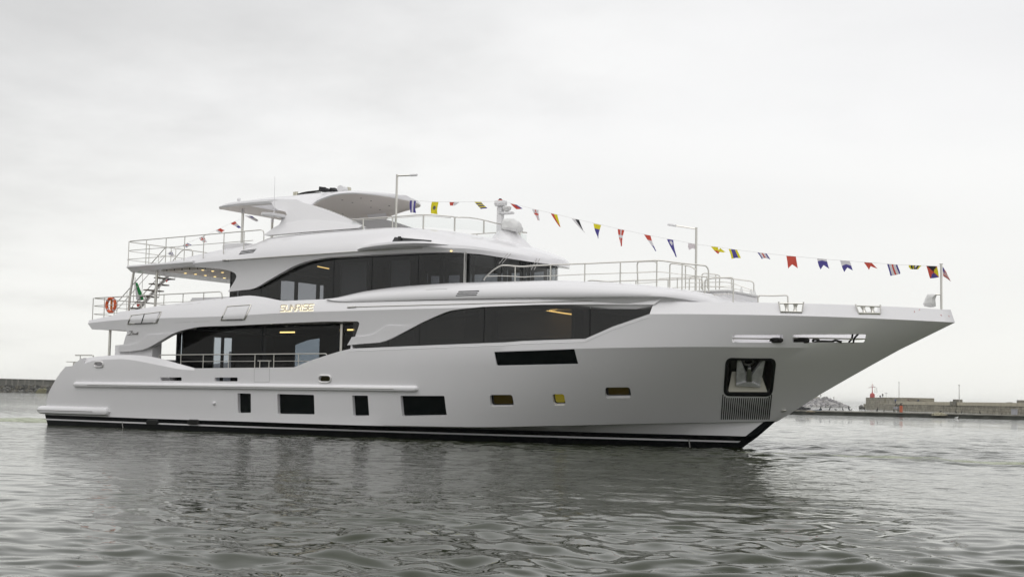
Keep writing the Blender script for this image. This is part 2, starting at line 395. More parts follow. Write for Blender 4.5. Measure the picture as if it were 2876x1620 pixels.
# sheer profile and raked stern
Yh = -3.68
prof = [(.76, -1.2), (.70, .05), (.58, .42), (.50, .60), (.72, .78)] + XZ(4, [(165, 985), (200, 895), (270, 790), (330, 712), (385, 655)], -3.5)
prof += XZ(4, [(462, 648), (480, 622), (512, 603), (545, 577)], -3.5) + XZ(4, spline2([(600, 564), (700, 555), (860, 543), (1020, 541), (1200, 557), (1330, 586), (1470, 625), (1640, 671)], 4), -3.6)
prof += XZ(4, [(2190, 665)], -3.6) + XZ(5, [(450, 661), (600, 600), (760, 548), (920, 500), (985, 486)], Yh) + XZ(5, [(1000, 481), (2487, 421)], Yh) + XZ(6, [(600, 407), (1190, 385), (1450, 265), (1790, 140), (1802, 50), (1830, 25)], Yh)
profile = prof[:]
cut = prof + [(28.4, 6), (-2, 6), (-2, -1.2)]
bm = bmesh.new(); prism_xz(bm, cut, -6, 6); carve(hull, bm)
# inward-leaning facet along the top of the aft quarter
lowl = XZ(4, spline2([(560, 628), (630, 604), (700, 592), (850, 584), (960, 583), (1100, 602), (1250, 632), (1400, 662), (1500, 680), (1640, 690)], 4), -3.6)
for sg in (1, -1):
    bm = bmesh.new(); rg = []
    for x, zl in lowl:
        h = HB.ray_cast(Vector((x, -12, zl)), Vector((0, 1, 0)))[0]; y = h.y if h else -3.5; zt_p = max(zl + .06, min(2.9, lerp(sorted(prof[5:60]), x)) + .03) if True else 0
        q = [Vector((x, y - .4, zl - .002)), Vector((x, y - .001, zl)), Vector((x, y + .105 * min(1, (zt_p - zl) / .2), zt_p)), Vector((x, y - .4, zt_p + .3))]
        rg.append([Vector((v.x, v.y * sg, v.z)) for v in q])
    loft(bm, rg); carve(hull, bm)
# side deck well and foredeck well
bm = bmesh.new()
xs = [2.9 + (16.4 - 2.9) * i / 20 for i in range(21)]
prism_xy(bm, [(x, -(bK1(x) - .14)) for x in xs] + [(x, bK1(x) - .14) for x in xs[::-1]], 1.62, 6.5)
carve(hull, bm)
bm = bmesh.new(); rg = []
for i in range(26):
    x = 28.3 + 5.7 * i / 25; a = max(.03, bK1(x + .1) - .18); b = max(.05, bK2(x + .12) - .24); a = min(a, b); md = a + (b - a) * .45
    near = [Vector((x, -a, 3.17)), Vector((x, -md, 3.55)), Vector((x, -b, 4.0)), Vector((x, -b + .02, 5.0))]
    rg.append(near + [mir(v) for v in near[::-1]])
loft(bm, rg); carve(hull, bm)

# ---- windows, ports and openings in the hull
def px_round(k, pts, r): return round2(PS(k, pts), r)
ports = bmesh.new(); panes = []
def recess(k, pts, r, depth, m, name='hull_window'):
    L = hits(HB, px_round(k, pts, r)); n = loop_normal(L)
    poly_prism(ports, offs(L, .25, n), offs(L, -depth, n)); panes.append((L, n, depth, m, name))
recess(4, [(2028, 911), (2157, 914), (2158, 1102), (2032, 1103)], 3, .17, HGLASS)
recess(5, [(272, 918), (628, 927), (634, 1118), (276, 1112)], 3.5, .17, HGLASS)
recess(5, [(998, 932), (1150, 934), (1164, 1130), (1010, 1132)], 3, .17, HGLASS)
recess(5, [(1466, 936), (1893, 936), (1917, 1130), (1484, 1138)], 4, .17, HGLASS)
recess(6, [(303, 511), (1082, 484), (1120, 628), (330, 645)], [0, 0, 2, 4], .06, HGLASS)
recess(6, [(260, 927), (480, 926), (497, 1038), (270, 1040)], 8, .16, AMBERG)
recess(6, [(866, 920), (980, 919), (1000, 1028), (885, 1030)], 7, .16, AMBERB)
recess(6, [(1378, 855), (1620, 853), (1636, 955), (1385, 958)], 8, .16, AMBERG)
thru = [(4, [(1280, 757), (1485, 757), (1485, 791), (1282, 789)], 2, .6), (4, [(1805, 758), (2028, 758), (2028, 795), (1808, 795)], 2, .6),
        (4, [(645, 608), (725, 608), (725, 656), (645, 656)], 7, .7), (5, [(678, 740), (792, 740), (792, 803), (678, 803)], 9, .7),
        (7, [(953, 1103), (1448, 1103), (1448, 1180), (953, 1180)], 5, .75), (7, [(1540, 1102), (2255, 1098), (2236, 1178), (1540, 1178)], 5, .75)]
through_loops = []
for k, pts, r, d in thru:
    L = hits(HB, px_round(k, pts, r)); n = loop_normal(L); n = Vector((n.x * .3, n.y, 0)).normalized()
    through_loops.append((L, n)); poly_prism(ports, offs(L, .3, n), offs(L, -d, n))
carve(hull, ports)
# far side openings through the bulwark (mirror of the slots) and fairleads on both sides
bm = bmesh.new(); fair = []
for k, pts in ((7, [(1403, 770), (1650, 774), (1630, 884), (1425, 881)]), (8, [(1213, 690), (1499, 700), (1497, 806), (1257, 802)])):
    L = hits(HB, PS(k, pts[2:])); 
    base = [at(*P(k, *pts[0]), L[1].y + .04), at(*P(k, *pts[1]), L[0].y + .04), L[0], L[1]]
    L4 = base; n = Vector((0, -1, 0)); n = loop_normal([base[0], base[1], base[2], base[3]]); n.z = 0; n.normalize()
    fair.append((L4, n)); poly_prism(bm, offs(L4, .5, n), offs(L4, -.6, n))
    M4 = [mir(v) for v in L4]; poly_prism(bm, offs(M4, .5, mir(n)), offs(M4, -.6, mir(n)))
carve(hull, bm)
bm = bmesh.new()
for (L, n) in through_loops[4:]:
    poly_prism(bm, offs([mir(v) for v in L], .3, mir(n)), offs([mir(v) for v in L], -.75, mir(n)))
carve(hull, bm)
for L, n, d, m_, name in panes:
    bm = bmesh.new(); poly_prism(bm, offs(L, -d + .001, n, .995), offs(L, -d + .035, n, .995))
    w = part(name, bm, DARK if m_ in (AMBERG, AMBERB) else m_)
    if m_ in (AMBERG, AMBERB):
        bm = bmesh.new(); c = [p for p in L]; poly_prism(bm, offs(L, -d + .036, n, .80), offs(L, -d + .042, n, .80)); subpart('lit_pane', bm, m_, w)
# steel rims of the oval ports
for L, n in through_loops[2:4]:
    bm = bmesh.new(); LL = [p + n * .012 for p in offs(L, 0, n, 1.03)]
    tube(bm, LL + [LL[0], LL[1]], .032, 6); part('port_rim', bm, mat('bright_rim', (.72, .71, .70), .35, metal=.4))
# fairlead frames with rollers
for L4, n in fair:
    bm = bmesh.new(); q = [p + n * .03 for p in L4]
    a = q[0].lerp(q[3], .28); b = q[1].lerp(q[2], .28)
    tube(bm, [a + (a - q[3]).normalized() * .05, q[3], q[2], b + (b - q[2]).normalized() * .05], .028, 6); tube(bm, [a, b], .022, 6)
    fl = part('fairlead', bm, STEEL)
    for t in (.3, .68):
        top = a.lerp(b, t); bot = q[3].lerp(q[2], t); bm = bmesh.new()
        tube(bm, [bot.lerp(top, s) for s in (0, .15, .4, .7, .9, 1)], .05, 10, rad=[.075, .062, .045, .055, .075, .075]); 
        bmesh.ops.translate(bm, verts=bm.verts, vec=-n * .08); subpart('roller', bm, STEEL, fl)
# rails across the bow slots
for L, n in through_loops[4:]:
    c = sum(L, Vector()) / len(L); xs_ = [v.x for v in L]; x0, x1 = min(xs_), max(xs_); f = lambda x: Vector((x, -(abs(c.y)) , c.z))
    p0 = min(L, key=lambda v: v.x); p1 = max(L, key=lambda v: v.x)
    bm = bmesh.new(); tube(bm, [p0 - n * .12 + Vector((0, 0, c.z - p0.z)), p1 - n * .12 + Vector((0, 0, c.z - p1.z))], .022, 6); part('slot_rail', bm, STEEL)

# ---- rubbing strake, stern bumper
def along(fz, fb, x0, x1, n=50): return [Vector((x0 + (x1 - x0) * i / n, -fb(x0 + (x1 - x0) * i / n), fz(x0 + (x1 - x0) * i / n))) for i in range(n + 1)]
def hullside(X, z):                               # y of the near side at X, z
    h = HB.ray_cast(Vector((X, -12, z)), Vector((0, 1, 0))); return h[0].y if h[0] else 0.
def strake(name, x0, x1, fz, hh, proud, groove, n=60):
    bm = bmesh.new(); rg = []; rs = []
    for i in range(n + 1):
        tt = i / n; X = x0 + (x1 - x0) * (tt if n < 50 else .5 - .5 * math.cos(math.pi * tt)); z = fz(X); y = hullside(max(X, .62), z)
        t = min(1, (X - x0) / hh, (x1 - X) / (hh * 1.1)); k = math.sqrt(max(0.0001, 1 - (1 - max(0, t)) ** 2)) if t < 1 else 1
        if x0 < .5 and X < 2: k = 1 if i > 1 else (.8, .95)[i]
        rg.append([Vector((X, y + .05 - (proud + .05) * s * (.35 + .65 * k), z + hh * c * k)) for s, c in ((0, 1), (.55, .96), (.86, .72), (1, .25), (1, -.3), (.86, -.74), (.5, -.97), (0, -1))])
        if .8 < X - x0 + (5 if x0 < .5 else 0) and x1 - X > .8: rs.append(Vector((X, y - proud - .004, z - hh * .08)))
    loft(bm, rg); b2 = bmesh.new(); merge(b2, bm.copy()); o = part(name, bm, WHITE, 40)
    for v in b2.verts: v.co.y = -v.co.y
    part(name, b2, WHITE, 40)
    b3 = bmesh.new(); tube(b3, rs, .014, 5); subpart('strip', b3, STEELD if not groove else GREYLINE, o); return o
strake('rubbing_strake', 2.55, 19.36, lambda X: lerp([(2.5, 1.645), (19.2, 1.70), (21.5, 1.72)], X), .105, .11, False)
strake('stern_bumper', .30, 4.62, lambda X: lerp([(0, .60), (5.3, .62)], X), .165, .15, True, 40)
bm = bmesh.new(); rbox(bm, .31, .75, -3.2, 3.2, .435, .765, .05); part('swim_platform', bm, WHITE)
# exhaust ports in the boot top, draught marks
for cx in (1205, 1603):
    L = hits(HB, px_round(4, [(cx - 58, 1162), (cx + 58, 1165), (cx + 60, 1214), (cx - 58, 1211)], 12)); n = loop_normal(L); bm = bmesh.new(); poly_prism(bm, offs(L, -.02, n), offs(L, .07, n, .9)); part('exhaust_outlet', bm, RUBBER, 50)
for k, pts in ((4, [(912, 1190), (920, 1248)]), (6, [(2196, 1362), (2206, 1440)])):
    L = [hit(HB, *P(k, *q))[0] for q in pts]; bm = bmesh.new(); tube(bm, [L[0] + Vector((0, -.02, 0)), L[1] + Vector((0, -.02, 0))], .02, 4); part('draught_mark', bm, GREYLINE)
h0 = hit(HB, *P(4, 1803, 1008)); bm = bmesh.new(); bmesh.ops.create_uvsphere(bm, u_segments=12, v_segments=8, radius=.075, matrix=Matrix.Translation(h0[0])); part('hull_fitting', bm, WHITE, 60)
h0 = hit(HB, *P(9, 1062, 858)); bm = bmesh.new(); s = h0[0]; tube(bm, [s + Vector((-.1, -.02, -.02)), s + Vector((-.02, -.06, 0)), s + Vector((.08, -.04, .03))], .04, 8, rad=[.02, .05, .015]); part('bow_thruster_light', bm, STEEL, 60)
# shell door seams
def seam(b, k, pts, m_=None, r=.006, closed=True, name='panel_seam', out=.0, par=None):
    L = [hit(b, *p) for p in PS(k, pts)]; L = [h[0] + h[1] * out * (1 if h[1].dot(CAM - h[0]) > 0 else -1) for h in L if h[0]]
    if closed: L.append(L[0])
    bm = bmesh.new()
    for a, c in zip(L, L[1:]): tube(bm, [a, c], r, 4)
    return part(name, bm, m_ or GREYLINE)
seam(HB, 4, [(2190, 672), (2338, 672), (2338, 802), (2190, 802)])
# black drain grooves under the anchor pocket
bm = bmesh.new()
for i in range(24):
    t = i / 23
    xa = 365 + 550 * t; xb = 345 + 540 * t; ya = 713 if 2 <= i <= 21 else (675 if i in (0, 23) else 694); xa += (ya - 675) * -.06
    L = hits(HB, PS(9, [(xa - 6, ya), (xa + 6, ya), (xb + 6, 957), (xb - 6, 957)])); n_ = loop_normal(L); poly_prism(bm, offs(L, -.02, n_), offs(L, .003, n_))
part('drain_grooves', bm, DARK)
# anchor pocket
pk = [(395, 258), (972, 266), (922, 696), (366, 690)]
L = hits(HB, round2(PS(9, pk), 20, 6)); n = loop_normal(L); nin = n
bm = bmesh.new(); poly_prism(bm, offs(L, .3, n), offs(L, -.62, n, .86)); carve(hull, bm); refair(hull, HREF)
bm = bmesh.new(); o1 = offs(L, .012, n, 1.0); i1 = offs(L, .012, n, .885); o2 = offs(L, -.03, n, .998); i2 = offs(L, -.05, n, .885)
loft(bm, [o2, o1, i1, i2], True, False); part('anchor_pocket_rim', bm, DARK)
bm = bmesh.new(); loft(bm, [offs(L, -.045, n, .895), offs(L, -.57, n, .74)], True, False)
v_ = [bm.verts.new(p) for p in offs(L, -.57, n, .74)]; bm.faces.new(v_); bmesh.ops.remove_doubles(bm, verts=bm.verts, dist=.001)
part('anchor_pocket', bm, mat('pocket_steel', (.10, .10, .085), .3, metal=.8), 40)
pc = sum(L, Vector()) / len(L)
def PK(x, y, d): p = hit(HB, *P(9, x, y))[0]; return p + n * d       # a point in the pocket, d below or above the hull surface
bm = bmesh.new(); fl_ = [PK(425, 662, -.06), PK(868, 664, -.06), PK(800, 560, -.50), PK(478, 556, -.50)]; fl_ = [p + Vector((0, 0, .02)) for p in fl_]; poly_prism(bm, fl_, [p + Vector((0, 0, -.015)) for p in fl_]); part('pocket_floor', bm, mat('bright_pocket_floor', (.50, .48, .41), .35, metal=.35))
anchor = empty('anchor', pc); tag(anchor, 'grey steel anchor housed in the dark bow pocket', 'anchor')
def apiece(name, pts, d0, d1, m_=STEELD):
    bm = bmesh.new(); poly_prism(bm, [PK(x, y, d0) for x, y in pts], [PK(x, y, d1) for x, y in pts]); bmesh.ops.recalc_face_normals(bm, faces=bm.faces)
    bmesh.ops.bevel(bm, geom=bm.edges[:], offset=.012, segments=1, affect='EDGES'); obj(name, bm, m_, anchor)
ANC = mat('galvanised_steel', (.58, .58, .59), .5, metal=.0, var=(6, .2))
apiece('fluke', [(528, 308), (560, 310), (628, 470), (632, 560), (600, 575), (515, 590)], -.22, -.10, ANC)
apiece('fluke', [(845, 325), (815, 322), (697, 480), (690, 560), (720, 580), (790, 610)], -.22, -.10, ANC)
apiece('crown', [(515, 572), (628, 545), (692, 545), (790, 592), (790, 612), (690, 600), (640, 598), (515, 592)], -.24, -.04, ANC)
apiece('shank', [(650, 385), (682, 385), (696, 540), (630, 540)], -.16, -.02, mat('shank_steel', (.6, .6, .6), .3, metal=.9))
bm = bmesh.new(); ctr = PK(662, 410, -.4); s_, t_ = frame_at(n); tube(bm, [ctr + (s_ * math.cos(a) + t_ * math.sin(a)) * .15 for a in (2 * math.pi * k / 20 for k in range(22))], .035, 8); part('hawse_pipe', bm, STEELD, 50)

def sill():
    q = XZ(5, [(985, 486), (1000, 481), (1700, 452), (2487, 421)], Yh) + XZ(6, [(600, 407), (1190, 385), (1450, 265), (1790, 140)], Yh)
    q = [(a[0] + (b[0] - a[0]) * t / 6, a[1] + (b[1] - a[1]) * t / 6) for a, b in zip(q, q[1:]) for t in range(6)] + [q[-1]]
    rg = []
    for x, z in q:
        y = hullside(x, z - .09) ; y2 = hullside(x, z - .01)
        rg.append([Vector((x, y - .012, z - .085)), Vector((x, y2 + .055, z + .006)), Vector((x, y2 + .12, z + .006)), Vector((x, y + .03, z - .085))])
    bm = bmesh.new(); loft(bm, rg); pair('window_sill', bm, WHITE, 40)
sill()
# ---- upper deck side band (closed solid, then carved)
zkn = lambda X: smooth([(2.6, 4.05), (5.6, 4.19), (10.4, 4.23), (13.5, 4.31), (16.6, 4.34), (20, 4.36), (30, 4.37)], X)
b1 = lambda X: lerp([(2.6, 3.50), (4.5, 3.66), (8, 3.76), (20, 3.79), (24, 3.78), (28.6, min(3.60, bK2(28.6) - .06))], X)
bm = bmesh.new(); rg = []
for i in range(61):
    X = 2.62 + (28.3 - 2.62) * i / 60; b = b1(X); k = zkn(X)
    near = [Vector((X, -(b - .22), 2.3)), Vector((X, -(b - .13), 3.2)), Vector((X, -(b - .045), k - .28)), Vector((X, -b, k)), Vector((X, -(b - .10), k + .28)), Vector((X, -(b - .30), k + .62)), Vector((X, -(b - .62), k + .95))]
    rg.append(near + [mir(v) for v in near[::-1]])
loft(bm, rg); band = part('upper_deck_band', bm, [WHITE, SOFFIT], 16); BREF = ref_of(band)
y1 = -3.72
T1 = XZ(1, spline2([(850, 1362), (1000, 1343), (1200, 1308), (1590, 1254), (1800, 1228), (1940, 1214), (2080, 1201), (2250, 1222)], 3), y1)
T1 += XZ(2, [(690, 1311), (780, 1327), (1240, 1308), (1420, 1343)], y1) + [(17, 4.645), (28.2, 4.59)]
T1 += XZ(6, [(1830, 27), (1806, 47), (1300, 47), (700, 55), (200, 75), (0, 96)], y1) + XZ(5, spline2([(1985, 108), (1900, 131), (1700, 215), (1550, 293), (1400, 370), (1330, 400), (1260, 420), (1100, 432), (940, 446)], 3), y1)
T1 += XZ(5, [(990, 367), (1020, 362)], y1) + XZ(5, round2([(1020, 362), (1080, 214), (700, 218)], [0, 45, 0])[1:], y1) + XZ(5, [(0, 248)], y1)
T1 += XZ(4, spline2([(2000, 256), (1700, 265), (1560, 285), (1400, 331), (1200, 440), (1080, 490), (960, 505), (828, 511)], 4), y1) + XZ(4, [(850, 450), (885, 445)], y1)
T1 += XZ(4, spline2([(885, 445), (915, 365), (935, 325), (925, 300)], 3), y1) + XZ(4, [(577, 290), (543, 238), (545, 201), (800, 156)], y1)
bm = bmesh.new(); prism_xz(bm, T1, -6, 6); carve(band, bm, 'INTERSECT', 16)
bm = bmesh.new()
def planz(x0, x1, f, n=24): 
    xs = [x0 + (x1 - x0) * i / n for i in range(n + 1)]; return [(x, -f(x)) for x in xs] + [(x, f(x)) for x in xs[::-1]]
prism_xy(bm, planz(2.95, 8.6, lambda x: b1(x) - .30), 1.5, 3.84, 1)
carve(band, bm, 'DIFFERENCE', 16)
bm = bmesh.new(); prism_xy(bm, planz(8.2, 16.95, lambda x: b1(x) - .24), 1.5, 3.97, 1); carve(band, bm, 'DIFFERENCE', 16)
bm = bmesh.new(); prism_xy(bm, planz(17.05, 27.8, lambda x: b1(x) - .16), 1.5, 4.42, 1); carve(band, bm, 'DIFFERENCE', 16)
bm = bmesh.new(); prism_xy(bm, planz(2.4, 15.2, lambda x: b1(x) - .46), 4.26, 8); carve(band, bm, 'DIFFERENCE', 16)
BB = bvh_of(band); refair(band, BREF)
# raised edge of the swept wings
def wing(k, pts, out=.035):
    L = [at(*p, y1) for p in PS(k, pts)]; bm = bmesh.new(); L = [Vector((v.x, hh if (hh := (BB.ray_cast(Vector((v.x, -9, v.z)), Vector((0, 1, 0)))[0] or Vector((0, -b1(v.x) + .1, 0))).y) else 0, v.z)) for v in L]
    poly_prism(bm, [v + Vector((0, -out, 0)) for v in L], [v + Vector((0, .06, 0)) for v in L]); part('swept_wing', bm, WHITE, 30)
wing(4, [(852, 452), (960, 443), (1040, 422), (1100, 385), (1150, 345), (1400, 331), (1330, 368), (1200, 439), (1140, 468), (1080, 489), (960, 504), (832, 510)])
wing(5, [(992, 368), (1120, 358), (1210, 340), (1270, 302), (1345, 256), (1620, 256), (1550, 293), (1400, 369), (1330, 399), (1260, 419), (1100, 431), (943, 445)])
# pillars carrying the wings
bm = bmesh.new(); a = XZ(4, [(852, 500), (1218, 425), (1212, 575), (850, 575)], -3.35)
prism_xz(bm, [(a[0][0], 3.2), (a[1][0], 3.35), (a[2][0], 2.2), (a[3][0], 2.2)], -3.42, -2.95); pair('wing_pillar', bm, WHITE)
bm = bmesh.new(); v = at(*P(5, 993, 460), -3.6); box(bm, v.x - .03, v.x + .06, -3.62, -3.5, 2.98, 3.25); part('wing_post', bm, WHITE)
bm = bmesh.new(); v = at(*P(4, 788, 420), -2.9); tube(bm, [(v.x, -2.9, 1.6), (v.x, -2.9, 3.86)], .055, 10); part('deck_post', bm, STEEL); bm = bmesh.new(); tube(bm, [(v.x, 2.9, 1.6), (v.x, 2.9, 3.86)], .055, 10); part('deck_post', bm, STEEL)

# ---- forward coachroof bulge
ztop = lambda X: smooth([(15.3, 4.80), (15.9, 4.95), (16.8, 5.12), (18.5, 5.25), (20.5, 5.30), (23.8, 5.28), (26, 5.17), (27.3, 5.05), (28.7, 4.86), (29.45, 4.70), (29.75, 4.40)], X)
zbt = lambda X: smooth([(15.3, 4.78), (15.8, 4.68), (16.4, 4.645), (20, 4.66), (28, 4.585), (29.75, 4.36)], X)
bc = lambda X: lerp([(15.3, 3.70), (24, 3.79), (27, 3.70), (28.4, 3.40), (29.2, 2.95), (29.75, 2.55)], X)
bm = bmesh.new(); rg = []
for i in range(71):
    X = 15.3 + (29.75 - 15.3) * i / 70; b = bc(X); zb = zbt(X); h = max(.02, ztop(X) - zb)
    near = [(b - .30, -.35), (b - .10, -.02), (b - .02, .0), (b, .08), (b - .01, .25), (b - .05, .45), (b - .14, .64), (b - .30, .80), (b - .55, .91), (b - .95, .97), (b - 1.6, 1.0)]
    near = [Vector((X, -y, zb + (h * t if t > 0 else (t * 3 if X > 28.5 and t < -.1 else t)))) for y, t in near]
    rg.append(near + [mir(v) for v in near[::-1]])
loft(bm, rg); coach = part('coachroof', bm, WHITE, 38); CB = bvh_of(coach)
# ---- sun deck shell with the forward brow
zk3 = lambda X: smooth([(5.5, 6.28), (10, 6.37), (15, 6.44), (19, 6.46), (20.5, 6.43), (21.8, 6.28), (22.62, 6.15)], X)
zr3 = lambda X: smooth([(5.5, 6.42), (8.38, 6.80), (11.0, 7.02), (11.75, 7.20), (14.5, 7.29), (17, 7.31), (19, 7.18), (20.5, 6.93), (21.5, 6.66), (22.25, 6.42), (22.62, 6.25)], X)
s3 = lambda X: 1. if X < 18 else max(.004, (1 - ((X - 18) / 4.625) ** 2.2)) ** (1 / 2.0)
h3 = lambda X: lerp([(5.5, 2.88), (8, 3.02), (9, 3.14), (12, 3.32), (18, 3.36), (23, 3.36)], X)
bm = bmesh.new(); rg = []
XS3 = [5.6 + (20 - 5.6) * i / 50 for i in range(50)] + [20 + 2.62 * math.sin(math.pi / 2 * i / 26) for i in range(27)]
for X in XS3:
    s = s3(X); h = h3(X); k = zk3(X); r = zr3(X); f = min(1, max(0, (X - 18.5) / 2.5))   # f: brow
    lo = k - .16 - .02 * f
    near = [Vector((X, -s * (h - .23), lo - 1.2)), Vector((X, -s * (h - .21), lo - .72)), Vector((X, -s * (h - .18), lo - .36)), Vector((X, -s * (h - .11), lo - .06)), Vector((X, -s * (h - .03), k - .06)), Vector((X, -s * h, k)),
            Vector((X, -s * (h - .05), k + (r - k) * .22)), Vector((X, -s * (h - .15 - .1 * f), k + (r - k) * .45)), Vector((X, -s * (h - .29 - .25 * f), k + (r - k) * .70)), Vector((X, -s * (h - .45 - .5 * f), k + (r - k) * .90)), Vector((X, -s * (h - .62 - .8 * f), r)), Vector((X, -s * (h - 1.2 - 1. * f), r + .03 * (1 - f) + .06 * f * s))]
    rg.append(near + [mir(v) for v in near[::-1]])
loft(bm, rg); bmesh.ops.remove_doubles(bm, verts=bm.verts, dist=.0005); shell = part('sun_deck_shell', bm, [WHITE, SOFFIT], 24)
SB0 = bvh_of(shell); SREF = ref_of(shell)
y3 = -3.15
T3 = XZ(1, [(1240, 700), (1240, 925), (1610, 930), (1750, 940)], y3) + XZ(1, spline2([(1750, 940), (1880, 955), (1970, 982), (1996, 1012), (1985, 1050), (1950, 1102), (1905, 1166)], 4), y3)
T3 += XZ(2, [(250, 1238)], y3) + XZ(2, spline2([(400, 1222), (480, 1214), (560, 1187), (700, 1108), (880, 1012), (990, 967), (1100, 938), (1250, 915), (1400, 903)], 4), y3) + XZ(2, [(1870, 877)], y3)
T3 += [(19.3, 6.315), (20.3, 6.30), (21, 6.25), (21.6, 6.16), (22.2, 6.07), (23.2, 6.0), (24, 6.0), (24, 9), (5.3, 9)]
bm = bmesh.new(); prism_xz(bm, T3, -6, 6); carve(shell, bm, 'INTERSECT', 24)
bm = bmesh.new(); prism_xy(bm, planz(5.2, 22.25, lambda x: s3(x + .35) * (h3(x) - .35), 40), 3, 6.30, 1); carve(shell, bm, 'DIFFERENCE', 24)
bm = bmesh.new(); prism_xy(bm, planz(5.0, 19.2, lambda x: s3(x) * (h3(x) - .85), 30), 6.50, 9); carve(shell, bm, 'DIFFERENCE', 24)
SB = bvh_of(shell); refair(shell, SREF)
# aft platform of the sun deck
a0 = XZ(1, [(913, 930), (937, 985), (1612, 913), (1606, 878)], -3.06)
bm = bmesh.new()
xa, xb = a0[0][0] - .05, a0[3][0]
out_ = round2([(xa + .1, -3.08), (xb, -3.16), (xb, 3.16), (xa + .1, 3.08)], [.35, 0, 0, .35], 6)
def inset(pts, d): 
    c = Vector((6, 0)); return [(x + (d if x < 5 else 0), y + (d if y < 0 else -d)) for x, y in pts]
loft(bm, [[Vector((x, y, 6.12 + (x - xa) * .03)) for x, y in inset(out_, .14)], [Vector((x, y, 6.30 + (x - xa) * .018)) for x, y in out_], [Vector((x, y, 6.36 + (x - xa) * .018)) for x, y in inset(out_, .02)]])
part('sun_deck_platform', bm, WHITE, 25)
# planked ceiling of the aft upper deck with downlights
PLANK = bpy.data.materials.new('ceiling_planks'); PLANK.use_nodes = True; t = PLANK.node_tree; b = t.nodes['Principled BSDF']; b.inputs['Roughness'].default_value = .5
tcn = t.nodes.new('ShaderNodeTexCoord'); wv = t.nodes.new('ShaderNodeTexWave'); wv.wave_type = 'BANDS'; wv.bands_direction = 'X'; wv.wave_profile = 'SAW'; wv.inputs['Scale'].default_value = .74
t.links.new(tcn.outputs['Object'], wv.inputs['Vector']); rp = t.nodes.new('ShaderNodeValToRGB'); rp.color_ramp.interpolation = 'CONSTANT'
rp.color_ramp.elements[0].color = (.10, .085, .07, 1); rp.color_ramp.elements[1].position = .13; rp.color_ramp.elements[1].color = (.74, .69, .62, 1)
t.links.new(wv.outputs['Color'], rp.inputs[0]); t.links.new(rp.outputs[0], b.inputs['Base Color'])
bm = bmesh.new(); prism_xy(bm, [(6.1, -2.62), (10.4, -2.75), (10.4, 2.75), (6.1, 2.62)], 6.135, 6.24); ceil = part('planked_ceiling', bm, PLANK)
for pts in ([(1690, 962), (1787, 972), (1882, 985), (1977, 996)], [(1522, 992), (1620, 1002), (1716, 1014), (1808, 1026), (1900, 1038)]):
    for q in pts:
        v = atz(*P(1, *q), 6.13); bm = bmesh.new(); tube(bm, [v + Vector((0, 0, .01)), v + Vector((0, 0, -.012))], .05, 10); subpart('downlight', bm, LAMPW, ceil)
for k, q, y, z, m_ in ((1, (1540, 921), -2.9, 6.1, LAMPC), (2, (1865, 875), -3.0, 6.3, LAMPW), (2, (2443, 848), -3.0, 6.3, LAMPW), (3, (577, 778), -3.0, 6.29, LAMPW), (5, (132, 242), -3.4, 3.95, LAMPC), (5, (212, 240), -3.4, 3.95, LAMPC)):
    v = at(*P(k, *q), y); bm = bmesh.new(); tube(bm, [v + Vector((0, 0, .012)), v + Vector((0, 0, -.012))], .035, 8); part('downlight', bm, m_)
# wing blade for the navigation light and its dark recess
L = [at(*P(2, *q), -3.6) for q in [(1490, 826), (1560, 812), (1700, 796), (1900, 776), (2100, 768), (2250, 770), (2362, 778)]]
bm = bmesh.new(); rg = []
for i, v in enumerate(L):
    w = [.02, .16, .30, .36, .34, .24, .02][i]; th = [.03, .12, .15, .16, .13, .08, .02][i]
    yi = -h3(v.x) + .12
    rg.append([Vector((v.x, yi, v.z + th * .8)), Vector((v.x, -h3(v.x) - w, v.z + th * .4)), Vector((v.x, -h3(v.x) - w - .02, v.z - th * .1)), Vector((v.x, -h3(v.x) - w + .05, v.z - th * .5)), Vector((v.x, yi, v.z - th * .6))])
loft(bm, rg); pair('side_light_shelf', bm, WHITE, 50)
def late_recess():
    bm = bmesh.new(); decal(bm, SB0, 2, [(1895, 713), (2256, 745), (2240, 768), (1862, 775)], .012, 16, 4); part('side_light_recess', bm, DARK, 0)
v = hit(SB0, *P(2, 1948, 735))[0]; bm = bmesh.new(); tube(bm, [v + Vector((0, -.04, -.10)), v + Vector((0, -.04, .06)), v + Vector((0, -.04, .10))], .06, 10); part('side_light', bm, RUBBER, 50)
# air vents: three slanted slots each
def decal(bm, b, k, q, out, nu=10, nv=2):
    q = [Vector(p) for p in PS(k, q)]; g = []
    for j in range(nv + 1):
        r = []
        for i in range(nu + 1):
            u, v = i / nu, j / nv; p = (q[0] * (1 - u) + q[1] * u) * (1 - v) + (q[3] * (1 - u) + q[2] * u) * v
            h, n_ = hit(b, p.x, p.y)
            r.append(None if h is None else bm.verts.new(h + (n_ if n_.dot(CAM - h) > 0 else -n_) * out))
        g.append(r)
    for j in range(nv):
        for i in range(nu):
            f = (g[j][i], g[j][i + 1], g[j + 1][i + 1], g[j + 1][i])
            if None not in f: bm.faces.new(f)
def vent(b, k, slots):
    vr = None
    for s in slots:
        bm = bmesh.new(); decal(bm, b, k, s, .006); o = part('air_vent', bm, DARK, 0, vr)
vent(SB0, 2, [[(410, 845), (556, 826), (550, 834), (403, 852)], [(398, 858), (545, 839), (537, 849), (392, 867)], [(388, 873), (531, 854), (525, 863), (382, 882)]])
vent(CB, 3, [[(652, 1166), (852, 1160), (845, 1170), (644, 1176)], [(639, 1185), (838, 1180), (830, 1189), (630, 1195)], [(628, 1205), (828, 1199), (822, 1207), (620, 1214)]])
late_recess()
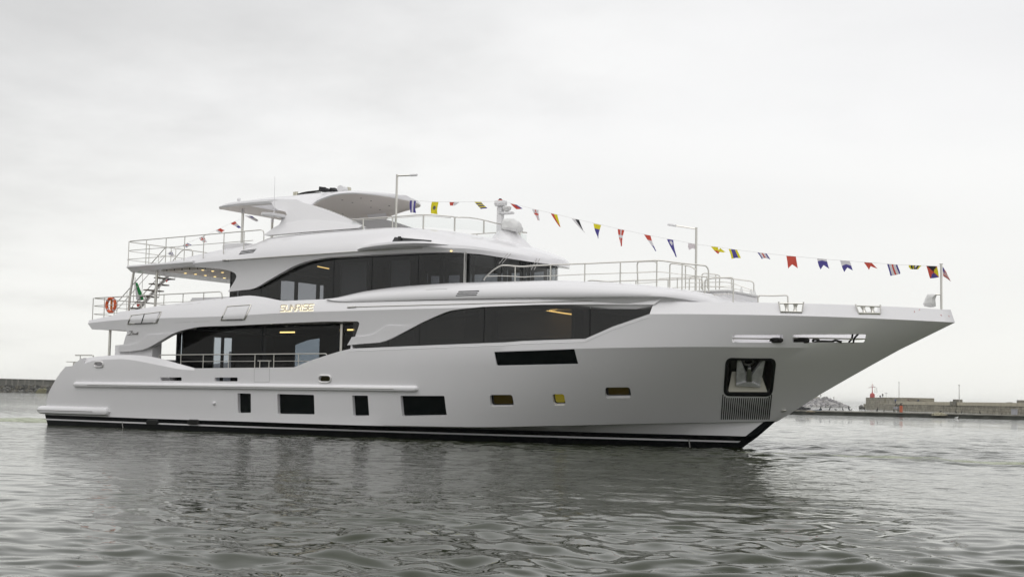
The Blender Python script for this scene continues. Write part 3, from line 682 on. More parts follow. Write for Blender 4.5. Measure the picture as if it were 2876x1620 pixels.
# fairing slats: cable-like trim lines
def line_on(b, k, pts, r, m_, name, out=.01, n=14):
    bm = bmesh.new(); q = []
    for (a, c) in zip(pts, pts[1:]): q += [(a[0] + (c[0] - a[0]) * i / n, a[1] + (c[1] - a[1]) * i / n) for i in range(n)]
    q.append(pts[-1]); L = [hit(b, *P(k, *p)) for p in q]; L = [h[0] + (h[1] if h[1].dot(CAM - h[0]) > 0 else -h[1]) * out for h in L if h[0]]
    if len(L) < 2: print('NOHIT', name, k, pts); return
    tube(bm, L, r, 5); return part(name, bm, m_, 60)
SATIN = mat('satin_trim', (.50, .49, .46), .4, metal=.5)
line_on(SB0, 2, [(285, 934), (1520, 850), (2165, 817)], .016, SATIN, 'trim_wire'); line_on(SB0, 2, [(228, 937), (285, 934)], .032, STEELD, 'trim_wire_end')
line_on(BB, 5, [(1040, 75), (2487, 36)], .015, SATIN, 'trim_wire'); line_on(BB, 6, [(420, 36), (1000, 24), (1800, 7)], .015, SATIN, 'trim_wire'); line_on(BB, 5, [(955, 79), (1038, 75)], .035, STEELD, 'trim_wire_end')
# opening hatches in the band: frame and leaf
def hatch(pts, split=None):
    def onb(p, o_): h, n_ = hit(BB, *p); return h + (n_ if n_.dot(CAM - h) > 0 else -n_) * o_
    q = PS(4, pts); q2 = [(a[0] + (c[0] - a[0]) * i / 8, a[1] + (c[1] - a[1]) * i / 8) for a, c in zip(q, q[1:] + q[:1]) for i in range(8)]; L = [onb(p, .008) for p in q2]
    bm = bmesh.new(); tube(bm, L + [L[0]], .026, 5); h = part('balcony_hatch', bm, STEEL)
    c = sum((Vector(p) for p in pts), Vector((0, 0))) / 4; bm = bmesh.new(); decal(bm, BB, 4, [c + (Vector(p) - c) * .90 for p in pts], .018, 8, 6); subpart('leaf', bm, WHITE, h)
    if split: 
        q3 = PS(4, split); bm = bmesh.new(); tube(bm, [onb((q3[0][0] + (q3[1][0] - q3[0][0]) * i / 8, q3[0][1] + (q3[1][1] - q3[0][1]) * i / 8), .02) for i in range(9)], .024, 4); subpart('divider', bm, DARK, h)
    bm = bmesh.new(); tube(bm, L[17:23], .03, 5); subpart('hinge_line', bm, mat('hinge_grey', (.12, .12, .12), .5), h)
hatch([(995, 160), (1290, 124), (1245, 228), (965, 240)], [(1128, 146), (1098, 234)])
hatch([(1930, 72), (2162, 56), (2098, 196), (1868, 202)])
seam(BB, 4, [(1428, 60), (1590, 45), (1572, 220), (1420, 228)], r=.004); seam(BB, 4, [(1640, 40), (1815, 5), (1757, 215), (1598, 220)], r=.004)
seam(CB, 3, [(355, 1095), (555, 1085), (538, 1145), (335, 1152)], r=.005, out=.002)

# ---- lettering on the band
def make_text(name, s, px0, px1, k, bvh, h_px, mats, shear=.0, thick=.012, halo=False, font_bold=0., italic=0.):
    cu = bpy.data.curves.new(name, 'FONT'); cu.body = s; cu.size = 1; cu.extrude = 0; cu.shear = italic; cu.offset = font_bold
    o = bpy.data.objects.new(name, cu); COL.objects.link(o); dg = bpy.context.evaluated_depsgraph_get(); dg.update()
    me = bpy.data.meshes.new_from_object(o.evaluated_get(dg)); bpy.data.objects.remove(o); return me
# name in stroke letters: open-cornered square strokes, slightly italic
GL = {'S': [[(1, 1), (.15, 1), (0, .9), (0, .62), (.12, .53), (.88, .47), (1, .38), (1, .1), (.85, 0), (0, 0)]], 'U': [[(0, 1), (0, .15), (.15, 0), (.85, 0), (1, .15), (1, 1)]],
      'N': [[(0, 0), (0, 1), (1, 0), (1, 1)]], 'R': [[(0, 0), (0, 1), (.85, 1), (1, .88), (1, .55), (.85, .44), (.2, .44)], [(.55, .44), (1, 0)]], 'I': [[(.5, 0), (.5, 1)]],
      'E': [[(1, 1), (.15, 1), (0, .88), (0, .12), (.15, 0), (1, 0)], [(.0, .5), (.85, .5)]]}
word = 'SUNRISE'; wd = {'I': .22}; adv = []; xx = 0
for c in word:
    w = wd.get(c, .86); adv.append((c, xx, w)); xx += w + .24
tot = xx - .24
c00 = PS(5, [(308, 118)])[0]; c10 = PS(5, [(620, 106)])[0]; c01 = PS(5, [(318, 62)])[0]
def on_band(u, v, out):
    px = c00[0] + (c10[0] - c00[0]) * u + (c01[0] - c00[0]) * v; py = c00[1] + (c10[1] - c00[1]) * u + (c01[1] - c00[1]) * v
    h, n_ = hit(BB, px, py); n_ = n_ if n_.dot(CAM - h) > 0 else -n_; return h + n_ * out
root = None
for c, x0, w in adv:
    bl = bmesh.new(); bh = bmesh.new()
    for st in GL[c]:
        q = [((x0 + (.5 if c == 'I' else a) * w) / tot, b_) for a, b_ in st]
        for b2, r, o_, dz in ((bl, .020, .05, 0), (bh, .024, .012, -.02)):
            pts = [on_band(u_, v_, o_) + Vector((0, 0, dz)) for u_, v_ in q]
            for a, d in zip(pts, pts[1:]): tube(b2, [a - (d - a).normalized() * r * .5, d + (d - a).normalized() * r * .5], r, 6)
    l_ = part('name_letter', bl, LETTER); subpart('backlight', bh, HALO, l_)
# builder's script signature on the wing, hand-drawn strokes
SIG = [[(962, 346), (985, 340), (1000, 312), (985, 312)], [(976, 312), (1005, 306), (1012, 316), (998, 324), (1012, 330), (1006, 342), (985, 344)], [(1014, 338), (1024, 332), (1018, 328), (1012, 338), (1018, 344), (1026, 340)],
       [(1026, 340), (1030, 330), (1029, 344), (1036, 331), (1038, 343), (1044, 338)], [(1044, 338), (1051, 332), (1046, 329), (1041, 338), (1047, 344), (1052, 340)], [(1060, 318), (1050, 344)], [(1066, 318), (1056, 344)], [(1050, 327), (1068, 325)], [(1064, 330), (1060, 344), (1064, 343)], [(960, 347), (990, 345)]]
bm = bmesh.new()
for s_ in SIG:
    L = [hit(BB, *P(4, *q)) for q in s_]; L = [h[0] + (h[1] if h[1].dot(CAM - h[0]) > 0 else -h[1]) * .008 for h in L if h[0]]
    if len(L) > 1: tube(bm, spline3(L, 3), .009, 4)
part('builder_signature', bm, mat('signature_grey', (.30, .29, .28), .5), 60)
bm = bmesh.new()

# ---- glazed houses
def ring_frame(bm, x0, x1, z0, z1, f, fy, n=5):
    xs = [x0, x0 + f] + [x0 + f + (x1 - x0 - 2 * f) * i / n for i in range(1, n)] + [x1 - f, x1]; zs = [z0, z0 + f, z1 - f, z1]
    g = [[bm.verts.new((x, fy(x), z)) for x in xs] for z in zs]
    for j in range(3):
        for i in range(len(xs) - 1):
            if j == 1 and 0 < i < len(xs) - 2: continue
            bm.faces.new((g[j][i], g[j][i + 1], g[j + 1][i + 1], g[j + 1][i]))
def pane_set(segs, fb, z0, z1, g, near_only=False, frame=.10, tk=.03, curved=None, name='window_pane', far_g=None):
    for sgn in ((-1,) if near_only else (-1, 1)):
        for (x0, x1) in segs:
            xs = [x0 + (x1 - x0) * i / 8 for i in range(9)]
            bm = bmesh.new(); loft(bm, [[Vector((x, sgn * fb(x), z0)), Vector((x, sgn * fb(x), z1)), Vector((x, sgn * (fb(x) - tk), z1)), Vector((x, sgn * (fb(x) - tk), z0))] for x in xs])
            p = part(name, bm, g if sgn < 0 or not far_g else far_g, 40)
            if frame:
                bm = bmesh.new(); d = .06
                ring_frame(bm, x0, x1, z0, z1, frame, lambda x: sgn * (fb(x) - d))
                subpart('pane_frame', bm, DARK, p)
# saloon on the main deck
G0 = lambda x: 2.75
pane_set([(7.28, 11.58), (11.63, 15.22), (15.36, 16.9)], G0, 1.66, 3.93, GSALON, frame=.11)
bm = bmesh.new(); v = at(*P(5, 896, 380), -2.80); box(bm, v.x - .05, v.x + .05, -2.83, -2.7, 1.66, 3.95); part('saloon_post', bm, STEEL)
bm = bmesh.new(); box(bm, 7.22, 7.30, -2.78, -2.6, 1.66, 3.93); pair('saloon_corner_post', bm, DARK)
bm = bmesh.new(); box(bm, 7.3, 16.9, -2.7, 2.7, 1.63, 1.70); part('saloon_floor', bm, INT2)
bm = bmesh.new(); box(bm, 7.3, 16.9, -2.66, 2.66, 3.88, 3.925); part('saloon_ceiling', bm, INT)
bm = bmesh.new(); box(bm, 16.9, 17.0, -3.5, 3.5, 1.7, 4.3); part('forward_bulkhead', bm, INT)
def far_x(k, x, y): return at(*P(k, x, y), 2.62).x
xs_ = sorted((at(*P(5, 440, 500), 2.62).x, at(*P(5, 682, 500), 2.62).x))
bm = bmesh.new(); box(bm, 7.3, xs_[0], 2.60, 2.66, 1.7, 3.88); part('far_wall_lining', bm, INT); bm = bmesh.new(); box(bm, xs_[1], 16.9, 2.60, 2.66, 1.7, 3.88); part('far_wall_lining', bm, INT)
bm = bmesh.new(); prism_xz(bm, [(xs_[0], 3.89), (xs_[1], 3.89), (xs_[1], 3.74), ((xs_[0] + xs_[1]) / 2, 3.66), (xs_[0], 3.46)], 2.605, 2.655); part('far_wall_blind', bm, INT)
def door_wall(name, X, y0, y1_, z0, z1, openings, zh):
    cuts = sorted(openings); edge = y0
    for a, b_ in cuts:
        bm = bmesh.new(); box(bm, X, X + .06, edge, a, z0, z1); part(name, bm, INT); bm = bmesh.new(); box(bm, X + .005, X + .055, a, b_, zh, z1); part(name, bm, INT); edge = b_
    bm = bmesh.new(); box(bm, X, X + .06, edge, y1_, z0, z1); part(name, bm, INT)
door_wall('saloon_aft_wall', 7.34, -2.6, 2.6, 1.7, 3.88, [(-.95, -.47), (-.34, .14)], 3.64)
bm = bmesh.new(); rbox(bm, 12.2, 14.6, -2.2, -1.2, 1.7, 2.42, .08); part('saloon_sofa', bm, mat('tan_cushion', (.30, .21, .05), .8)); 
for (k, a, b_) in ((5, (302, 320), (438, 322)), (5, (955, 296), (1016, 298))):
    v0, v1 = [at(*P(k, *q), -1.6 if k == 5 and a[0] < 500 else -2.4) for q in (a, b_)]; bm = bmesh.new(); box(bm, v0.x, v1.x, v0.y - .03, v0.y + .03, v0.z - .03, v0.z + .02); part('saloon_light', bm, STRIP)
# forward main deck cabins
GF = lambda x: min(bK1(x) - .10, b1(x) - .12)
def slanted(segs):
    for sgn in (-1, 1):
        for x0, x1 in segs:
            bm = bmesh.new(); loft(bm, [[Vector((x, sgn * (GF(x) + (.0 if z < 4 else -.02)), z)) for z in (3.1, 4.55)] + [Vector((x, sgn * (GF(x) - .04), z)) for z in (4.55, 3.1)] for x in [x0 + (x1 - x0) * i / 8 for i in range(9)]])
            p = part('cabin_window', bm, GFWD, 40)
            bm = bmesh.new()
            ring_frame(bm, x0, x1, 3.1, 4.55, .26 if x1 - x0 > .8 else .1, lambda x: sgn * (GF(x) - .09))
            subpart('pane_frame', bm, DARK, p)
vs5 = [at(*P(5, x, 300), -3.6).x for x in (1362, 1660, 2120, 2284)]; v6 = at(*P(6, 1210, 200), -3.62).x
slanted([(16.55, vs5[0]), (vs5[0] + .02, vs5[1]), (vs5[1] + .02, vs5[3]), (vs5[3] + .025, v6), (v6 + .025, 28.25)])
bm = bmesh.new(); prism_xy(bm, [(17.0, -3.3), (24, -3.3), (28.0, -2.4), (28.0, 2.4), (24, 3.3), (17.0, 3.3)], 2.84, 2.9); part('cabin_floor', bm, INT2)
bm = bmesh.new(); box(bm, 21.6, 24.9, -2.25, -2.19, 2.9, 4.4); part('cabin_inner_wall', bm, CURT)
bm = bmesh.new(); box(bm, 17.1, 28.1, -.06, .06, 2.9, 4.42); box(bm, 21.5, 21.6, -3.3, 3.3, 2.9, 4.42); box(bm, 25, 25.1, -3.3, 3.3, 2.9, 4.42); part('cabin_bulkhead', bm, INT)
bm = bmesh.new(); box(bm, 19.0, 21.0, -3.4, -3.34, 2.9, 4.05); part('cabin_curtain', bm, INT2)
L = [at(*P(6, *q), -2.6 - .12 * i) for i, q in enumerate([(780, 103), (860, 117), (940, 130), (1000, 139), (1062, 147)])]
bm = bmesh.new(); tube(bm, L, .022, 5); part('cabin_light', bm, STRIP)
# bridge deck house
def G2(x):
    if x < 19.3: return 2.9
    t = min(1., (x - 19.3) / 2.72); return max(.02, 2.9 * (1 - t ** 2.3) ** (1 / 2.1))
def xm_(k, x, y): return at(*P(k, x, y), -2.9).x
e2 = [10.06, xm_(2, 600, 1200), xm_(2, 1303, 1100), xm_(2, 1675, 1050), xm_(2, 2125, 1000), xm_(2, 2363, 1000), xm_(3, 497, 930), xm_(3, 703, 930)]
pane_set([(a + .012, b_ - .012) for a, b_ in zip(e2, e2[1:])], G2, 4.27, 6.31, GBRIDGE, frame=.17)
# wheelhouse front: separate curved panes
fx = [e2[-1] + .05, 20.95, 21.75, 22.2, 22.4]
fx = [e2[-1] + .05, 20.65, 21.45, 21.88]
for sgn in (-1, 1):
    for a, b_ in zip(fx, fx[1:]):
        if b_ - a > .2:
            pass
GFRONT = glass('wheelhouse_glass', (.66, .68, .69), 1.50)
pane_set([(a + .015, b_ - .01) for a, b_ in zip(fx, fx[1:])], G2, 4.27, 6.31, GFRONT, frame=.09)
xe = fx[-1]; ye = G2(xe); bm = bmesh.new(); loft(bm, [[Vector((xe + .12 * (1 - (y / ye) ** 2), y, z)) for z in (4.27, 6.31)] + [Vector((xe - .04 + .12 * (1 - (y / ye) ** 2), y, z)) for z in (6.31, 4.27)] for y in [-ye + .01 + (2 * ye - .02) * i / 10 for i in range(11)]]); part('window_pane', bm, GFRONT, 40)
bm = bmesh.new(); v = e2[-1]; box(bm, v - .005, v + .03, -2.915, -2.80, 4.27, 6.31); pair('wheelhouse_pillar', bm, STEELD)
bm = bmesh.new(); box(bm, 10.02, 10.1, -2.9, -2.55, 4.27, 6.3); pair('lounge_corner_post', bm, DARK)
bm = bmesh.new(); prism_xy(bm, [(10.1, -2.7), (18.6, -2.7), (18.6, 2.7), (10.1, 2.7)], 6.24, 6.29); part('lounge_ceiling', bm, INT)
bm = bmesh.new(); prism_xy(bm, [(18.6, -2.7), (19.2, -2.7), (21.2, -1.8), (21.2, 1.8), (19.2, 2.7), (18.6, 2.7)], 6.25, 6.29); part('wheelhouse_ceiling', bm, SOFFIT)
bm = bmesh.new(); box(bm, 15.0, 15.1, -2.7, 2.7, 4.27, 6.25); part('bridge_bulkhead', bm, INT); bm = bmesh.new(); box(bm, 15.1, 16.4, -.1, .0, 4.27, 6.25); part('bridge_bulkhead', bm, INT); bm = bmesh.new(); box(bm, 17.3, 17.4, -2.75, -.6, 4.27, 6.25); part('bridge_bulkhead', bm, INT)
for a, b_, z0, z1 in ((1368, 1622, 1250, 948), (1836, 2040, 1140, 924)):
    xa, xb = at(*P(2, a, 1100), -2.70).x, at(*P(2, b_, 1050), -2.70).x; za, zb = at(*P(2, (a + b_) / 2, z0), -2.7).z, at(*P(2, (a + b_) / 2, z1), -2.7).z
    bm = bmesh.new(); box(bm, xa, xb, -2.70, -2.66, min(za, 4.6), zb); part('added_pane_backing', bm, CURT)  # added pale panels that lighten the pane centres, not real blinds
bm = bmesh.new(); box(bm, 15.4, 16.2, -2.3, -2.2, 4.6, 6.2); part('bridge_curtain', bm, CURT)
bm = bmesh.new(); box(bm, 10.2, 15, 2.76, 2.82, 4.3, 6.25); part('far_wall_lining', bm, INT)
door_wall('lounge_aft_wall', 10.12, -2.55, 2.75, 4.3, 6.25, [(-.22, .63), (.80, 1.96), (2.14, 2.74)], 5.87)
for a, b_, z in (((1145, 995), (1258, 1018), 6.2), ((1468, 1043), (1545, 1050), 6.1)):
    v0, v1 = atz(*P(2, *a), z), atz(*P(2, *b_), z)
    v0 = at(*P(2, *a), -2.1); v1 = at(*P(2, *b_), -1.9); bm = bmesh.new(); tube(bm, [v0, v1], .022, 5); part('lounge_light', bm, STRIP)
bm = bmesh.new(); rbox(bm, 20.2, 21.2, -1.9, 1.9, 4.27, 5.3, .1); part('helm_console', bm, mat('grey_console', (.10, .10, .10), .6))
# wipers
for pts in ([(1145, 800), (1045, 900), (1040, 895)], [(1412, 848), (1352, 960)], [(1540, 905), (1518, 990)]):
    pass
for top, bot, ht, hb in (((1128, 800), (1042, 898), -2.4, -2.2), ((1410, 848), (1354, 958), -1.2, -1.1)):
    v0 = at(*P(3, *top), ht); v1 = at(*P(3, *bot), hb); bm = bmesh.new(); tube(bm, [v0, v1], .014, 4); tube(bm, [v0 + Vector((.08, .06, 0)), v1 + Vector((.08, .06, 0))], .014, 4); w_ = part('window_wiper', bm, STEELD)
    bm = bmesh.new(); c = at(*P(3, bot[0] - 18, bot[1]), hb + .05); tube(bm, [c + Vector((0, 0, -.35)), c, c + Vector((0, 0, .35))], .02, 4); subpart('wiper_blade', bm, DARK, w_)

# ---- hard top with its arches
zc_ = lambda X: smooth([(8.25, 8.66), (8.7, 8.76), (9.4, 8.86), (11, 8.96), (13, 9.02), (14.5, 9.0), (15.95, 8.90)], X)
zt_ = lambda X: smooth([(8.25, 8.64), (9, 8.72), (11, 8.76), (12.5, 8.68), (13.25, 8.46), (13.6, 8.60), (13.95, 8.70), (14.5, 8.79), (15.1, 8.82), (15.95, 8.80)], X)
zb_ = lambda X: smooth([(8.25, 8.57), (9, 8.56), (11, 8.55), (12.3, 8.46), (13.25, 8.33), (13.55, 8.47), (13.9, 8.57), (14.5, 8.68), (15.1, 8.72), (15.95, 8.71)], X)
def wR(X):
    a = lerp([(8.25, 1.80), (8.4, 2.0), (8.8, 2.15), (9.6, 2.26)], X)
    return a if X < 14.1 else max(.03, a * (1 - ((X - 14.1) / 1.86) ** 2.5) ** .5)
bm = bmesh.new(); rg = []
for X in [8.25 + (13.2 - 8.25) * i / 24 for i in range(24)] + [13.2 + 1.2 * i / 16 for i in range(16)] + [14.4 + 1.55 * math.sin(math.pi / 2 * i / 18) for i in range(19)]:
    w = wR(X); zc, zt, zb = zc_(X), zt_(X), zb_(X); ce = max(8.58 + (X - 8.25) * .010, zb)
    near = [(.0, zc), (.45 * w, zc - .02), (.70 * w, zc - .07), (.86 * w, zt + (zc - zt) * .42), (.955 * w, zt + .015), (.99 * w, zt - .03), (w, (zt + zb) / 2), (.985 * w, zb + .01), (.95 * w, zb), (.89 * w, max(zb + .03, ce - .02) if X > 12 else zb + .01), (.80 * w, ce), (0., ce)]
    rg.append([Vector((X, -y, z)) for y, z in near] + [Vector((X, y, z)) for y, z in near[-2:0:-1]])
loft(bm, rg); roof = part('hard_top', bm, [WHITE, SOFFIT], 35)
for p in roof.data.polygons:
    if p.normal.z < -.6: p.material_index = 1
bm = bmesh.new(); box(bm, 9.9, 11.35, -1.90, -.35, 8, 9.5); carve(roof, bm, 'DIFFERENCE', 35)
def yarch(z): return -(2.24 + max(0, 8.66 - z) * .36)
def archpt(k, x, y):
    yy = -2.4
    for _ in range(5): yy = yarch(at(*P(k, x, y), yy).z)
    return at(*P(k, x, y), yy)
A_ = [(640, 690), (680, 655), (720, 626), (765, 602), (790, 572), (800, 545), (798, 528), (790, 511), (852, 498), (838, 466), (772, 452), (738, 430), (716, 402), (700, 374), (770, 352), (850, 346), (920, 358), (1000, 376), (1110, 405), (1200, 433), (1300, 471), (1400, 514), (1500, 561), (1583, 607), (1562, 626), (1300, 644), (1000, 668), (652, 699)]
for sg in (1, -1):
    L = [archpt(2, *q) for q in A_]; bm = bmesh.new()
    O = [v + Vector((0, -.02, 0)) for v in L]; I = [v + Vector((0, .20, 0)) for v in L]
    if sg < 0: O = [mir(v) for v in O]; I = [mir(v) for v in I]
    poly_prism(bm, O, I); part('hard_top_arch', bm, WHITE, 30)
    B_ = [(642, 690), (722, 627), (768, 600), (860, 574), (960, 553), (1060, 545), (1160, 547), (1260, 560), (1400, 580), (1578, 608), (1560, 625), (1000, 667), (652, 698)]
    L = [archpt(2, *q) for q in B_]; bm = bmesh.new(); O = [v + Vector((0, -.03 - .05 * max(0, min(1, (7.75 - v.z) / .35)), 0)) for v in L]; I = [v + Vector((0, .02, 0)) for v in L]
    if sg < 0: O = [mir(v) for v in O]; I = [mir(v) for v in I]
    poly_prism(bm, O, I); part('arch_flange', bm, WHITE, 30)
    W_ = [at(*P(12, *q), -2.45 - d) for q, d in (((1060, 790), .55), ((1370, 752), .35), ((1620, 768), .0), ((1668, 856), .0))]
    bm = bmesh.new(); z0 = [v.z for v in W_]
    pl = [(W_[0].x, -2.98, 8.05), (W_[0].x + .12, -3.05, 8.06), (W_[2].x - .2, -2.98, 8.03), (W_[3].x - .02, -2.50, 7.98), (W_[3].x - .1, -2.35, 7.98), (W_[0].x + .5, -2.4, 8.04), (W_[0].x + .15, -2.75, 8.05)]
    top = [Vector((x, y * sg, z + .07)) for x, y, z in pl]; bot = [Vector((x, y * sg, z - .06)) for x, y, z in pl]
    poly_prism(bm, top, bot); bmesh.ops.recalc_face_normals(bm, faces=bm.faces); bmesh.ops.bevel(bm, geom=bm.edges[:], offset=.025, segments=2, affect='EDGES'); part('arch_winglet', bm, WHITE, 40)
v = at(*P(12, 1368, 755), -2.8); w = at(*P(12, 1388, -40), -2.8); bm = bmesh.new(); tube(bm, [v + Vector((0, 0, -.08)), v.lerp(w, .2), w], .008, 5, rad=[.016, .009, .006]); part('whip_antenna', bm, WHITE2)
for k, q0, q1, y in ((12, (668, 600), (642, 1451), -1.35), (12, (1331, 880), (1318, 1150), 1.35)):
    v0, v1 = at(*P(k, *q0), y), at(*P(k, *q1), y); bm = bmesh.new(); tube(bm, [(v0.x, y, 6.5), (v0.x, y, 8.60)], .052, 12); part('hard_top_post', bm, STEEL)
    bm = bmesh.new(); tube(bm, [(v0.x, y, 8.42), (v0.x, y, 8.62)], .062, 12); part('post_sleeve', bm, WHITE2)
# ceiling spots on the hard top
for q in [(657, 498), (1078, 457), (1306, 518), (885, 555), (1303, 665), (1510, 721), (1717, 629), (440, 754), (663, 808)]:
    h = hit(bvh_of(roof), *P(13, *q))[0]
    if h: bm = bmesh.new(); tube(bm, [h + Vector((0, 0, .01)), h + Vector((0, 0, -.01))], .035, 8); part('ceiling_spot', bm, DARK)
# fittings on top of the roof
RB = bvh_of(roof)
def lump(pts, hw, m_, name, seed, amp=.05, thing_=None, lab=None, cat=None):
    c = sum(pts, Vector()) / len(pts); bm = bmesh.new()
    O = [v + Vector((0, -hw, 0)) for v in pts]; Md = [c + (v - c) * 1.0 for v in pts]; I = [v + Vector((0, hw, 0)) for v in pts]
    loft(bm, [offs(O, 0, Vector((0, 1, 0)), .55), [v + Vector((0, hw * .35, 0)) for v in offs(O, 0, Vector((0, 1, 0)), .92)], Md, [v - Vector((0, hw * .35, 0)) for v in offs(I, 0, Vector((0, 1, 0)), .92)], offs(I, 0, Vector((0, 1, 0)), .55)])
    bmesh.ops.triangulate(bm, faces=bm.faces); bmesh.ops.subdivide_edges(bm, edges=bm.edges[:], cuts=2, use_grid_fill=True)
    for v in bm.verts:
        nn = noise.noise_vector(v.co * 5 + Vector((seed, 0, 0))); v.co += nn * amp
    if thing_: o = obj(name, bm, m_, None, 60); tag(o, lab, cat); return o
    return part(name, bm, m_, 60)
yb = -.9
lump([at(*P(13, *q), yb) for q in [(160, 310), (175, 245), (190, 215), (255, 212), (275, 245), (320, 235), (370, 280), (385, 315)]], .22, BLACKCLOTH, 'bundled_cover', 1, .04, True, 'larger crumpled black cover bundle lying on the hard top roof', 'bundle')
lump([at(*P(13, *q), yb) for q in [(395, 305), (400, 255), (430, 228), (480, 230), (540, 265), (580, 305)]], .18, BLACKCLOTH, 'bundled_cover', 2, .03, True, 'smaller rounded black bundle beside the white horn on the hard top', 'bundle')
bm = bmesh.new(); tube(bm, [at(*P(12, *q), yb) for q in [(1890, 380), (2000, 345), (2120, 320), (2420, 288)]], .03, 6); tube(bm, [at(*P(12, *q), yb) for q in [(1900, 372), (2100, 345), (2418, 330)]], .03, 6); obj_ = obj('black_strap', bm, ROPE, None, 60); tag(obj_, 'thin black straps trailing aft across the white hard top', 'strap')
v0, v1 = at(*P(13, 605, 240), -1.2), at(*P(13, 760, 275), -.6); bm = bmesh.new(); tube(bm, [v0, v0.lerp(v1, .4), v1], .14, 14, rad=[.125, .12, .10]); part('satellite_drum', bm, WHITE2, 40)
for q in ((790, 262),): v = at(*P(13, *q), -.6); bm = bmesh.new(); rbox(bm, v.x - .09, v.x + .09, v.y - .09, v.y + .09, v.z - .08, v.z + .08, .02); part('roof_lamp', bm, mat('cream_plastic', (.62, .60, .50), .5))
for q in ((1832, 365), (1880, 358)): v = at(*P(12, *q), -.9); bm = bmesh.new(); tube(bm, [v + Vector((0, 0, -.08)), v + Vector((0, 0, .08))], .06, 8); part('roof_lamp', bm, MATS['cream_plastic'])
v = at(*P(12, 572, 490), -1.2); bm = bmesh.new(); bmesh.ops.create_uvsphere(bm, u_segments=12, v_segments=8, radius=.075, matrix=Matrix.Translation(v)); tube(bm, [v + Vector((0, 0, -.2)), v], .014, 6); part('stern_camera', bm, WHITE2, 50)

# ---- radar mast
mv = at(*P(3, 1050, 460), 0); X0 = mv.x
bm = bmesh.new(); rg = []
for i in range(13):
    t = i / 12; zz_ = 6.9 + .43 * t; rr = 1.25 * (1 - t ** 1.6) + .18
    rg.append([Vector((X0 + .25 + (1.25 * (1 - t * .55)) * math.cos(a) * (.75 if math.cos(a) < 0 else 1.) * (1 - .35 * t), (.80 * (1 - .70 * t)) * math.sin(a), 6.45 + .92 * t ** .7)) for a in (2 * math.pi * k / 28 for k in range(28))])
loft(bm, rg); part('mast_base', bm, WHITE, 50)
bm = bmesh.new(); rbox(bm, X0 - .09, X0 + .13, -.09, .09, 7.25, 8.22, .02); mast = part('radar_mast', bm, WHITE2)
def disc(bm, x, y, z0, z1, r0, r1=None, n=20): tube(bm, [(x, y, z0), (x, y, z1)], r0, n, rad=[r0, r1 or r0])
zt0 = at(*P(3, 1055, 338), 0).z; zt1 = at(*P(3, 1055, 294), 0).z
bm = bmesh.new(); disc(bm, X0 + .02, 0, zt0 - .02, zt0 + .06, .20, .235); disc(bm, X0 + .02, 0, zt0 + .06, zt1, .24, .22); part('mast_cap', bm, WHITE2, 35)
bm = bmesh.new(); disc(bm, X0, 0, zt1 - .01, zt1 + .05, .10, .08); part('mast_light', bm, FC['r']); bm = bmesh.new(); disc(bm, X0, 0, zt1 + .05, zt1 + .09, .05); part('mast_light', bm, DARK)
v = at(*P(3, 1100, 412), 0); bm = bmesh.new(); rbox(bm, X0, X0 + .55, -.11, .11, v.z - .04, v.z + .04, .02); part('mast_shelf', bm, WHITE2)
v2 = at(*P(3, 1118, 365), 0); bm = bmesh.new(); disc(bm, v2.x, 0, v.z, v2.z - .06, .05); tube(bm, [(v2.x, 0, v2.z - .09), (v2.x, 0, v2.z - .03), (v2.x, 0, v2.z + .05), (v2.x, 0, v2.z + .08)], .16, 16, rad=[.09, .15, .165, .12]); part('antenna_dome', bm, CLOTH, 60)
lump([at(*P(3, *q), -.15) for q in [(1078, 572), (1085, 510), (1105, 466), (1190, 466), (1240, 505), (1260, 548), (1252, 585), (1222, 597), (1165, 582)]], .26, CLOTH, 'radar_cover', 5, .03)
bm = bmesh.new(); v = at(*P(3, 1120, 580), -.1); rbox(bm, v.x - .22, v.x + .2, -.15, .1, v.z - .05, v.z + .04, .02); part('radar_gearbox', bm, STEELD)

# ---- light poles
def pole(k, base, top, arm, y, zb):
    b_, t_, a_ = at(*P(k, *base), y), at(*P(k, *top), y), at(*P(k, *arm), y); bm = bmesh.new(); tube(bm, [(t_.x, y, zb), (t_.x, y, t_.z + .05)], .04, 8); tube(bm, [Vector((t_.x, y, t_.z)), a_], .03, 6)
    p = part('light_pole', bm, STEEL, 50); bm = bmesh.new(); d = (a_ - t_).normalized(); tube(bm, [a_ - d * .25, a_ + d * .05], .045, 6); subpart('lamp_head', bm, WHITE2, p)
pole(2, (1908, 615), (1918, 118), (2100, 110), -2.5, 7.1)
pole(7, (603, 665), (607, 80), (345, 38), 0., 4.9)

# ---- railings
def rail(name, top, posts=(), mids=(), r=.020, rp=.018, rm=.014, m_=None, corner=.18, panels=None, cn=4):
    """top: 3D line; posts: (top point, bottom point) pairs; mids: further lines. Each stanchion and line is a sub-part."""
    bm = bmesh.new(); tube(bm, rounded(top, corner), r, 8); o = part(name, bm, m_ or STEEL, 60)
    for a, b_ in posts: bm = bmesh.new(); tube(bm, [a, b_], rp, 6); subpart('stanchion', bm, m_ or STEEL, o, 60)
    for q in mids: bm = bmesh.new(); tube(bm, rounded(q, corner), rm, 6); subpart('mid_rail', bm, m_ or STEEL, o, 60)
    for q in panels or (): bm = bmesh.new(); loft(bm, q, False, False); subpart('glass_panel', bm, GCLEAR, o, 0)
    return o
V = Vector
